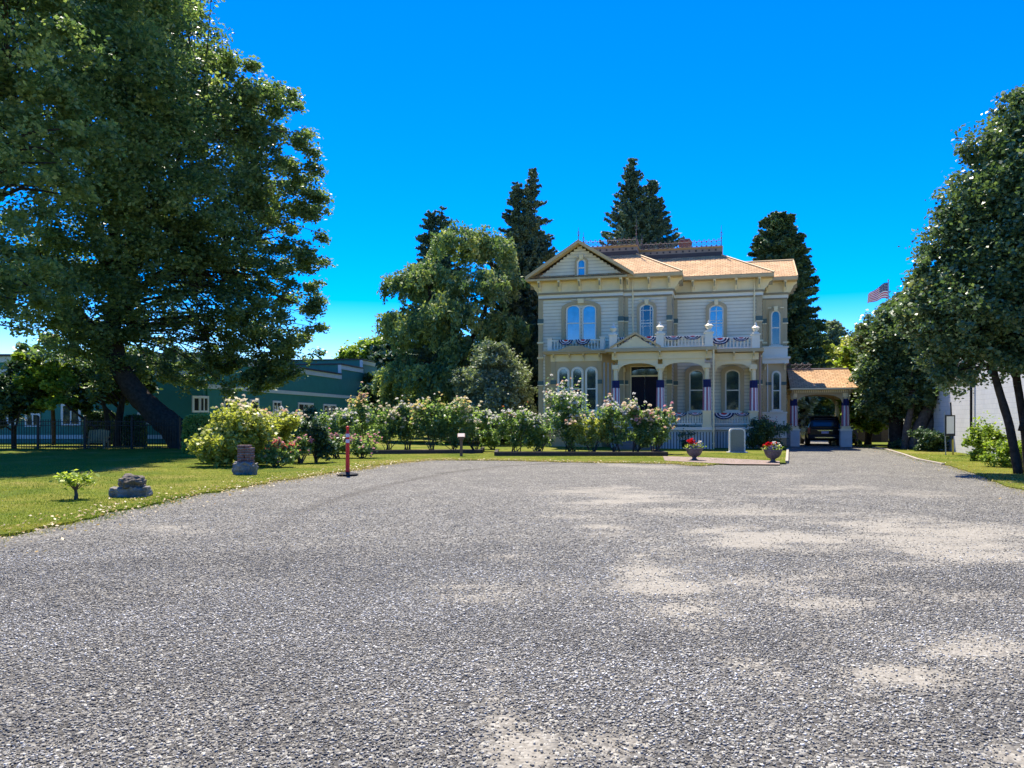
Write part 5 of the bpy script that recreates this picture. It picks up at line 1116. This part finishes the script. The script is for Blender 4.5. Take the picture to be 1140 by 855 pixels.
# weeping cedar: several drooping leaders
B = at(505, HZ, 54); t = thing('weeping_cedar', 'broad weeping cedar with pale drooping sprays left of the twin-topped conifer', 'tree', (B[0], B[1], 0))
rg = np.random.default_rng(31); Ps = []; tn = []
for (px, py, Y, w_) in ((512, 250, 54, 30), (480, 292, 53, 28), (455, 300, 54, 24), (545, 262, 55, 26), (560, 300, 54, 22), (530, 300, 52, 30), (500, 330, 51, 34), (470, 350, 52, 30), (448, 345, 54, 22), (560, 350, 53, 24), (525, 375, 51, 32), (480, 400, 51, 34), (450, 402, 53, 22), (545, 410, 52, 30), (505, 420, 51, 34), (432, 415, 55, 12), (565, 400, 53, 22), (470, 440, 52, 30), (520, 450, 52, 34), (440, 440, 54, 20), (560, 445, 53, 24)):
    c = np.array(at(px, py, Y)); r_ = w_/FPX*Y; nb = int(34*r_)
    for k in range(nb):
        a = rg.random()*6.28; rr = r_*rg.random()**.5*1.05; top = c+np.array([rr*cos(a), rr*sin(a), -rr*.55+rg.normal(0, .3)]); ln = .6+1.2*rg.random()**1.5; m_ = int(62*ln); s = rg.random(m_)
        q = top+np.stack([rg.normal(0, (.22-.10*s), m_)+cos(a)*.3*s, rg.normal(0, (.22-.10*s), m_)+sin(a)*.3*s, -ln*s+rg.normal(0, .05, m_)], 1)
        Ps.append(q); tn.append(np.full(m_, rg.normal(.0, .2)))
P = np.concatenate(Ps); P[:, 2] = np.maximum(P[:, 2], .2); P -= np.array([B[0], B[1], 0]); V, F = leaf_quads(P, .13, rg, .2, 2.2, 1.8); mkmesh('crown', V, F, LM['cedar'], t, rnd=np.clip(.42+np.concatenate(tn)+rg.normal(0, .14, len(P)), 0, 1))
limbs('trunk', (B[0], B[1], 0), [([(B[0], B[1], -.1), (B[0]+.2, B[1], 5), (B[0]+.1, B[1], 9), at(510, 300, 54)], .38), ([(B[0]+.2, B[1], 4), at(480, 340, 53), at(480, 296, 53)], .2), ([(B[0]+.2, B[1], 5), at(545, 330, 54), at(545, 268, 55)], .2)], M['bark'], t, P[rg.integers(0, len(P), 200)], 40, .08, 5)

def lob(L_): return [(at(px, py, Y), r) for px, py, Y, r in L_]
# great leaning maple
base = at(209, HZ, 41.5)[:2]+(0,)
TL = lob([(292, 135, 44, 2.5), (312, 212, 45, 2.5), (318, 300, 45, 2.3), (305, 375, 45, 2.0), (252, 110, 43, 2.5), (188, 48, 42, 3.3), (230, 160, 43, 3.8), (245, 250, 44, 3.8), (240, 335, 45, 3.2), (268, 392, 45, 1.9), (170, 110, 39, 4), (180, 220, 40, 4.0), (160, 310, 41, 3.4), (120, 60, 35, 4.2), (100, 170, 36, 4.0), (100, 270, 38, 3.6), (200, 395, 44, 2.2), (140, 385, 42, 2.4), (160, -30, 40, 3.4), (110, -60, 35, 4.2), (275, 350, 43, 2.2), (60, 335, 38, 3.0), (90, 405, 41, 2.0), (350, 230, 45, 1.0), (345, 330, 46, 1.0), (318, 108, 44, .8), (235, 415, 45, 1.2), (340, 160, 44.5, .9), (365, 262, 45.5, .5), (362, 350, 46, .5), (280, 425, 45, .6), (335, 385, 46, 1.3), (300, 418, 45.5, 1.2), (348, 290, 45.5, 1.0), (258, 432, 45, .8), (320, 408, 46, .8), (350, 352, 46, .9)])
broad_tree('maple_tree', 'huge broadleaf tree with a thick trunk leaning left over the lawn', 'tree', base,
   [([base[:2]+(-.2,), at(203, 489, 41.5), at(190, 474, 41.5), at(168, 455, 41.5), at(142, 425, 41.5), at(122, 385, 41.5)], [1.15, .82, .70, .62, .54, .45]), ([at(140, 422, 41.5), at(126, 372, 41.5), at(132, 310, 41), at(128, 240, 40), at(150, 150, 39)], [.45, .42, .36, .28, .14]),
    ([at(131, 320, 41), at(108, 270, 40), at(98, 190, 39), at(90, 90, 38)], [.3, .24, .18, .1]), ([at(132, 320, 41), at(160, 260, 40), at(195, 190, 41), at(222, 130, 43)], [.28, .22, .16, .08]), ([at(122, 388, 41.5), at(80, 340, 40), at(40, 290, 38)], [.36, .24, .1]),
    ([at(135, 345, 41.5), at(170, 310, 42), at(215, 290, 43), at(270, 270, 44)], [.26, .2, .13, .05])],
   TL, 265000, .135, 'maple', 'bark', 41, nb=420, rb=.055, start=6, rc=.22, per=120, shell=.5, flat=.62, tone0=.40, rmin=.52)
# nearer tree at the left edge of the lawn
base = (-23.5, 29, 0)
TL = [((-20.5, 27, 9), (4.2, 4, 3.2)), ((-22, 28, 13), (4.5, 4, 3.6)), ((-18.6, 28, 15.2), (3.6, 3.4, 3.0)), ((-24, 27, 7.5), (4, 4, 2.6)), ((-19.2, 29.5, 6.6), (2.6, 2.8, 1.8)), ((-17.2, 28.5, 11.6), (2.4, 2.6, 2.4)), ((-21, 28, 17.5), (4, 4, 3)), ((-17.6, 27, 17.4), (2.6, 2.6, 2))]
broad_tree('maple_tree', 'nearest broadleaf tree whose crown fills the upper left corner', 'tree', base, [([base, (-23, 29, 3), (-22.4, 28.5, 7), (-21.5, 28, 12)], [.5, .42, .34, .16]), ([(-22.6, 28.6, 5), (-20, 28, 9), (-18.5, 28, 14)], [.25, .18, .06])], TL, 80000, .125, 'maple', 'bark', 42, nb=90, rb=.08, start=4, rc=.19, per=110, shell=.5, flat=.65, tone0=.50, rmin=.5)
# small trees and hedges behind the maple
b0 = at(131, HZ, 44)[:2]+(0,); broad_tree('shade_tree', 'small twin-stemmed tree under the leaning maple beside the bench', 'tree', b0, [([b0, at(133, 462, 44), at(140, 435, 44)], [.24, .20, .10]), ([(b0[0]-.55, b0[1], 0), at(119, 465, 43), at(112, 440, 43)], [.14, .13, .07])], lob([(110, 425, 45, 1.7), (150, 420, 45, 1.7), (75, 422, 45, 1.5), (95, 440, 45, 1.0)]), 26000, .17, 'dark', 'bark', 43, nb=14)
b0 = at(16, HZ, 40.5)[:2]+(0,); broad_tree('ornamental_tree', 'small dark dense tree against the iron fence at the far left', 'tree', b0, [([b0, at(15, 480, 40.5), at(12, 455, 40.5)], [.13, .10, .05])], lob([(8, 440, 40.5, 1.4), (22, 425, 40.5, 1.4), (35, 445, 40.5, .9), (0, 462, 40.5, .8)]), 20000, .15, 'dark', 'bark', 44, nb=14)
b0 = at(48, HZ, 36)[:2]+(0,); broad_tree('light_tree', 'drooping light green boughs hanging before the green annex', 'tree', at(60, HZ, 46)[:2]+(0,), [([at(60, HZ, 46)[:2]+(0,), at(58, 450, 45), at(50, 425, 42)], [.12, .10, .04])], lob([(45, 432, 40, 1.1), (32, 415, 40, 1.0), (58, 445, 40, .7), (65, 420, 40, .9), (75, 436, 40, .6)]), 9000, .16, 'bright', 'bark', 45, nb=10)
def hedge(name, label, c, w, d, h, n, leaf, seed, size=.08, rz=0):
    t = thing(name, label, 'hedge', c, rz); rg = np.random.default_rng(seed); P = rg.uniform(-1, 1, (n, 3)); f = rg.integers(0, 3, n); s = np.where(rg.random(n) < .5, -1, 1)
    P[np.arange(n), f] = s*(1-abs(rg.normal(0, .05, n))); P[:, 2] = abs(P[:, 2]); r_ = np.maximum(1, (abs(P)**6).sum(1)**(1/6)); P /= r_[:, None]
    P = P*np.array([w/2, d/2, h])+rg.normal(0, .03, (n, 3)); V, F = leaf_quads(P, size, rg, .4, 1.3); mkmesh('foliage', V, F, LM[leaf], t, rnd=np.clip(rg.normal(.45, .2, n), 0, 1))
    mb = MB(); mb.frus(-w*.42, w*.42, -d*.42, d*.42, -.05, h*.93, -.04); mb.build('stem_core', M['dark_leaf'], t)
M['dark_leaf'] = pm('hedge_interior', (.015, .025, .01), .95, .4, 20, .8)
hedge('clipped_hedge', 'clipped dark box hedge beside the maple trunk', at(150, HZ, 44)[:2]+(0,), 1.0, .9, 1.75, 9000, 'dark', 51)
hedge('clipped_hedge', 'long clipped hedge with bright sunlit top left of the yellow-green bush', at(228, HZ, 36)[:2]+(0,), 1.7, 1.2, 1.75, 16000, 'yellowish', 52)
hedge('clipped_hedge', 'low hedge with pale top behind the wooden bench', at(112, HZ, 47)[:2]+(0,), 1.7, 1.0, 2.0, 9000, 'dark', 53)

# right-hand trees
b0 = at(1134, HZ, 22)[:2]+(0,); X0 = b0[0]
TL = lob([(1100, 250, 22.5, 1.7), (1125, 190, 22.5, 1.6), (1150, 130, 22.5, 1.1), (1075, 300, 22.5, 1.5), (1055, 345, 23, 1.3), (1090, 350, 22, 1.7), (1130, 300, 22, 2), (1085, 385, 22.5, 1.2), (1120, 370, 22, 1.3), (1050, 392, 23, .9), (1160, 250, 22, 2), (1170, 350, 22, 2), (1180, 180, 22.5, 2), (1030, 360, 23.5, .8), (1075, 240, 22.5, .9), (1095, 175, 22.5, .8), (1040, 300, 23, .7), (1120, 135, 22.5, .7), (1200, 370, 21, 1.3), (1058, 420, 23, .6), (1230, 300, 22, 2), (1012, 345, 23.5, .5), (1025, 325, 23.5, .5), (1060, 270, 22.8, .5), (1148, 112, 22.5, .6)])
broad_tree('holly_tree', 'big glossy dark-leaved tree filling the right edge of the view', 'tree', b0, [([b0, at(1124, 475, 22), at(1108, 420, 22.2), at(1092, 350, 22.4), at(1085, 280, 22.5)], [.13, .115, .10, .08, .05]), ([(b0[0]+.5, b0[1]+.3, 0), at(1140, 470, 22.2), at(1131, 415, 22.3), at(1128, 330, 22.3), at(1135, 200, 22.4)], [.13, .11, .10, .09, .05]), ([at(1136, 480, 22.1), at(1148, 430, 22), at(1160, 350, 22)], [.07, .06, .04])], TL, 150000, .082, 'holly', 'bark', 61, nb=160, rb=.035, start=2.5, rc=.25, per=80, shell=.45, flat=.8, updir=.3, rmin=.28)
b0 = at(998, HZ, 42)[:2]+(0,)
TL = lob([(1005, 400, 42, 2.0), (985, 375, 43, 1.6), (1020, 370, 41, 1.9), (1035, 420, 41, 2.0), (990, 430, 42, 1.8), (1060, 440, 41, 1.4), (1010, 345, 43, 1.2), (1045, 380, 41, 1.6), (1075, 400, 40, 1.5), (983, 350, 43, .6), (1040, 462, 41.5, 1.0)])
broad_tree('dark_tree', 'thick-trunked dark tree on the verge beside the wooden post', 'tree', b0, [([b0, at(998, 470, 42), at(997, 430, 42), at(1000, 390, 42)], [.42, .36, .34, .2])], TL, 130000, .125, 'holly', 'bark', 62, nb=50, rb=.09, start=3.2, rc=.28, per=90)
b0 = at(1018, HZ, 40)[:2]+(0,); broad_tree('leaning_tree', 'tree with fluted trunks leaning right towards the pale wall', 'tree', b0, [([b0, at(1022, 480, 40), at(1036, 450, 40), at(1050, 425, 40)], [.40, .34, .24, .12]), ([(b0[0]+.4, b0[1], 0), at(1030, 484, 40), at(1044, 460, 40), at(1058, 440, 40)], [.26, .22, .17, .08]), ([(b0[0]-.5, b0[1], 0), at(1010, 475, 40), at(1018, 440, 40)], [.22, .18, .10])], lob([(1050, 420, 40, 1.5), (1065, 445, 39, 1.0), (1035, 440, 40.5, 1.2), (1075, 425, 39, 1.2), (1020, 430, 40, 1.2)]), 45000, .12, 'holly', 'barkg', 63, nb=24, start=2.5)
for i, (px, Y, lb, L_, n, lf, bs) in enumerate([
  (966, 47, 'bright green tree between the carport and the thick dark trunk', [(962, 405, 47, 1.4), (950, 430, 47.5, 1.2), (976, 425, 46, 1.6), (968, 380, 47, 1.0), (955, 455, 47, 1.1), (975, 455, 46, 1.3), (982, 395, 46, 1.0)], 42000, 'bright', 'bark'),
  (905, 66, 'yellow-green tree framed under the carport roof', [(905, 440, 64, 2.6), (925, 430, 64, 2.2), (925, 400, 66, 1.6), (935, 455, 64, 2.0), (885, 460, 64, 1.8), (915, 465, 64, 2.0), (945, 400, 66, 2)], 34000, 'yellowish', 'bark'),
  (895, 58, 'dark shrubby tree at the left under the carport', [(885, 465, 58, 1.3), (892, 450, 58, 1.1), (888, 480, 58, 1.2)], 12000, 'grey', 'bark'),
  (408, 98, 'distant rounded yellow-green tree behind the stepped parapet', [(405, 405, 98, 3.2), (385, 410, 98, 2.4), (425, 402, 98, 3), (440, 410, 98, 3)], 26000, 'bright', 'bark')]):
    b0 = at(px, HZ, Y)[:2]+(0,); broad_tree('garden_tree', lb, 'tree', b0, [([b0, (b0[0]+.1, b0[1], 1.5), (b0[0], b0[1], 3.4)], [.22, .18, .10])], lob(L_), n, .20 if Y < 90 else .3, lf, bs, 70+i, nb=20)
# round grey-green shrub tree near the house corner
b0 = at(549, HZ, 47)[:2]+(0,); broad_tree('olive_like_tree', 'rounded grey-green small tree left of the house corner', 'tree', b0, [([b0, at(549, 470, 47), at(549, 440, 47)], [.14, .12, .06])], lob([(548, 410, 47, 1.5), (530, 430, 47, 1.4), (568, 430, 47, 1.5), (550, 450, 46.5, 1.8), (528, 460, 47, 1.2), (572, 460, 47, 1.3), (550, 395, 47, .9), (585, 470, 47, .8)]), 60000, .10, 'grey', 'barkg', 81, nb=40, rb=.04, rc=.3, updir=.2, elong=2.0)
# distant trees closing the view
rg = np.random.default_rng(90)
for i, (px, Y, h, lf) in enumerate([(-60, 75, 9, 'dark'), (60, 80, 10, 'maple'), (170, 80, 9, 'dark'), (460, 80, 11, 'dark'), (530, 82, 10, 'dark'), (600, 80, 9, 'dark'), (760, 85, 8, 'maple'), (880, 95, 10, 'dark'), (925, 80, 7, 'dark'), (985, 80, 9, 'dark'), (1040, 75, 9, 'maple'), (960, 68, 5, 'maple')]):
    b0 = at(px, HZ, Y)[:2]+(0,); Lb = [((b0[0]+rg.normal(0, 1.8), b0[1]+rg.normal(0, 1.2), h*f), (3.4, 2.6, h*.2)) for f in (.25, .4, .55, .7, .8)]
    names = ['far dark tree beyond the annex, leftmost', 'far broadleaf tree beyond the annex', 'far dark tree beyond the annex end wall', 'far dark tree behind the left half of the weeping cedar', 'far dark tree behind the right half of the weeping cedar', 'far dark tree behind the house corner', 'far broadleaf tree hidden behind the house', 'far dark tree seen through the carport', 'far low dark tree just right of the parked car', 'far dark tree behind the garden shed', 'far broadleaf tree behind the leaning trunks', 'low broadleaf tree behind the bright green tree']
    broad_tree('background_tree', names[i], 'tree', b0, [([b0, (b0[0], b0[1], h*.5)], [.3, .15])], Lb, 9000, .40, lf, 'bark', 100+i, nb=8, group='far trees closing the view')

# ---------------------------------------------------------------- shrubs and roses
G = 'rose bushes in the right bed'
def rb(px, py, top, wpx, label, leaf, n, seed, bl, nb, G, bl2=None, name='rose_bush', **k):
    nb = int(nb*2.4); k.setdefault('bsize', .16)
    x, y, _ = gp(px, py); h = (py-top)/FPX*y; w = wpx/FPX*y*(1.28 if name == 'rose_bush' else 1.08); n = int(n*1.5)
    return bush(name, label, 'rose bush' if name == 'rose_bush' else 'shrub', (x, y, 0), w, h, leaf, n, k.pop('size', .085), seed, bl, nb, group=G, bloom2=bl2, **k)
rb(573, 504, 455, 42, 'leftmost rose bush of the right bed, white blooms with one orange cluster', 'rose', 2300, 201, 'white', 34, G, ('orange', 7), bsize=.14)
rb(601, 504, 462, 38, 'low white rose bush second from the left in the right bed', 'rose', 2000, 202, 'white', 30, G)
rb(634, 505, 437, 46, 'tallest rose bush, pale blooms reaching up over the three-window bay', 'rose', 3200, 203, 'white', 42, G, ('peach', 10), ragged=.3, low=.12)
rb(660, 506, 465, 40, 'low yellowish rose bush with few blooms under the tallest one', 'yellowish', 2200, 204, 'cream', 16, G, ('peach', 8))
rb(686, 506, 453, 38, 'rose bush with pale peach blooms before the porch column flag', 'rose', 2200, 205, 'white', 30, G, ('peach', 14), ragged=.2)
rb(707, 506, 455, 34, 'rose bush with cream blooms before the dark front door', 'rose', 2000, 206, 'cream', 34, G, ('white', 12), ragged=.2)
rb(730, 506, 456, 36, 'rightmost rose bush of the right bed, peach and pink blooms', 'rose', 2100, 207, 'peach', 26, G, ('pink', 8), ragged=.2)
G = 'rose bushes in the left bed'
rb(404, 500, 449, 32, 'leftmost rose bush of the left bed with yellow top blooms', 'rose', 2200, 211, 'yellow', 18, G, ('peach', 16), ragged=.3)
rb(432, 503, 452, 36, 'rose bush with cream and peach blooms second in the left bed', 'rose', 2200, 212, 'cream', 28, G)
rb(455, 503, 449, 36, 'rose bush in the left bed with scattered white and yellow blooms', 'rose', 2200, 213, 'white', 22, G, ('yellow', 12))
rb(480, 504, 450, 38, 'rose bush with a yellow bloom cluster beside the plaque post', 'rose', 2400, 214, 'yellow', 26, G, ('white', 16))
rb(505, 504, 448, 40, 'rose bush with pale yellow blooms directly behind the plaque post', 'rose', 2500, 215, 'cream', 34, G, ('yellow', 10))
rb(528, 503, 455, 34, 'rightmost rose bush of the left bed, small white blooms', 'rose', 2000, 216, 'white', 26, G)
G = 'low pink roses along the left lawn'
rb(402, 511, 486, 36, 'low bush of bright pink roses right behind the red bollard', 'rose', 1500, 221, 'pink', 46, G, vase=.8, size=.07, bsize=.10)
rb(377, 511, 485, 30, 'low pink rose bush left of the red bollard', 'rose', 1300, 222, 'pink', 22, G, ('coral', 8), vase=.8, size=.07, bsize=.10)
rb(308, 521, 494, 36, 'low coral rose bush right of the brick chimney stub', 'rose', 1500, 223, 'coral', 26, G, ('pink', 14), vase=.85, size=.07, bsize=.10)
rb(335, 517, 488, 28, 'low deep pink rose bush between coral roses and dark shrub', 'rose', 1200, 224, 'pink', 26, G, vase=.85, size=.07, bsize=.11)
G = 'tall garden shrubs left of the bollard'
rb(263, 520, 459, 84, 'largest yellow-green bush behind the brick chimney stub', 'yellowish', 11000, 231, 'cream', 12, G, name='garden_shrub', vase=1.0, low=.02, size=.095, stems=False)
rb(305, 515, 463, 60, 'green and yellow bush with pinkish tips behind the coral roses', 'yellowish', 6000, 232, 'peach', 14, G, name='garden_shrub', vase=.95, low=.05)
rb(240, 517, 466, 54, 'lower left shoulder of yellow-green bush beside the lawn shade', 'yellowish', 5200, 236, None, 0, G, name='garden_shrub', vase=1.0, low=.02, stems=False)
rb(352, 516, 468, 34, 'dark rounded shrub between pink roses left of the bollard', 'dark', 4200, 233, None, 0, G, name='garden_shrub', vase=1.0, low=.03)
rb(340, 503, 455, 20, 'narrow purple-dark shrub standing before the white-framed window', 'dark', 2200, 234, None, 0, G, name='garden_shrub', vase=.9)
rb(372, 505, 460, 42, 'leafy green shrub with white blooms behind the dark rounded shrub', 'rose', 3600, 235, 'white', 22, G, name='garden_shrub')
rb(325, 507, 462, 38, 'loose light shrub with white blooms behind the deep pink roses', 'rose', 3000, 237, 'white', 22, G, name='garden_shrub')
G = 'dark evergreen shrubs by the porch'
rb(764, 500, 477, 38, 'low dark shrub against the porch lattice left of the granite marker', 'dark', 3600, 241, None, 0, G, name='porch_shrub', vase=1, low=.05, size=.07, stems=False)
rb(853, 501, 468, 44, 'rounded dark shrub with reddish tips at the right end of the porch', 'dark', 5200, 242, 'red', 8, G, name='porch_shrub', vase=1, low=.05, size=.07, bsize=.06, stems=False)
rb(548, 501, 478, 26, 'low leafy shrub at the gap between the two rose beds', 'rose', 1600, 243, None, 0, G, name='porch_shrub', vase=1, low=.05)
rb(953, 497, 483, 16, 'small orange-flowered bush beside the outer carport plinth', 'rose', 600, 244, 'orange', 22, G, name='porch_shrub', vase=1, low=.05, bsize=.08)
G = 'weeds along the pale wall'
rb(1100, 514, 474, 44, 'tall bright weed clump growing before the pale block wall', 'bright', 3200, 251, None, 0, G, name='weed_clump', vase=.8, low=.05, ragged=.4, size=.08)
rb(1122, 521, 492, 50, 'lower spreading weeds right of the tall weed clump', 'bright', 2600, 252, None, 0, G, name='weed_clump', vase=.9, low=.02, ragged=.2, size=.07)
rb(1035, 503, 480, 40, 'dark ivy mound at the foot of the leaning trunks', 'dark', 3200, 253, None, 0, G, name='ivy_mound', vase=1, low=.03, size=.09, stems=False)
rb(1008, 500, 486, 34, 'low ivy growing between the thick trunk and the leaning trunks', 'dark', 2200, 254, None, 0, G, name='ivy_mound', vase=1, low=.03, size=.09, stems=False)
# sapling on the lawn
x, y, _ = gp(84, 558); t = thing('sapling', 'tiny sapling with a flat tuft of light leaves on the lawn edge', 'sapling', (x, y, 0)); rg = np.random.default_rng(77)
mb = MB(); random.seed(4); mb.tube([(0, 0, 0), (.02, 0, .12), (-.01, 0, .28)], [.045, .035, .02], 7)
tips = []
for i in range(11): a = i*2.4; T = Vector((cos(a)*.22*(.5+random.random()*.7), sin(a)*.2, .40+random.uniform(-.06, .09))); mb.tube([(0, 0, .2), T*.5+Vector((0, 0, .13)), T], [.012, .009, .004], 4); tips.append(T)
mb.build('stem', M['barkg'], t)
P = np.concatenate([np.array(T)+rg.normal(0, 1, (26, 3))*np.array([.065, .065, .045]) for T in tips]); V, F = leaf_quads(P, .055, rg, 1.2, 1.7); mkmesh('foliage', V, F, LM['bright'], t, rnd=rg.random(len(P)))

# wood across the road behind the viewer: what the windows look out on
rg = np.random.default_rng(300); n = 26000; x = rg.uniform(-110, 110, n); hh = 7.5+4*fbm(x+200, x*0+50, 9, 61)
P = np.stack([x, -46-rg.random(n)*8, .2+hh*rg.random(n)**.8], 1); V, F = leaf_quads(P, 1.1, rg, .4, 1.3)
tag(mkmesh('far_woods', V, F, LM['dark'], rnd=rg.random(n)), kind='stuff')
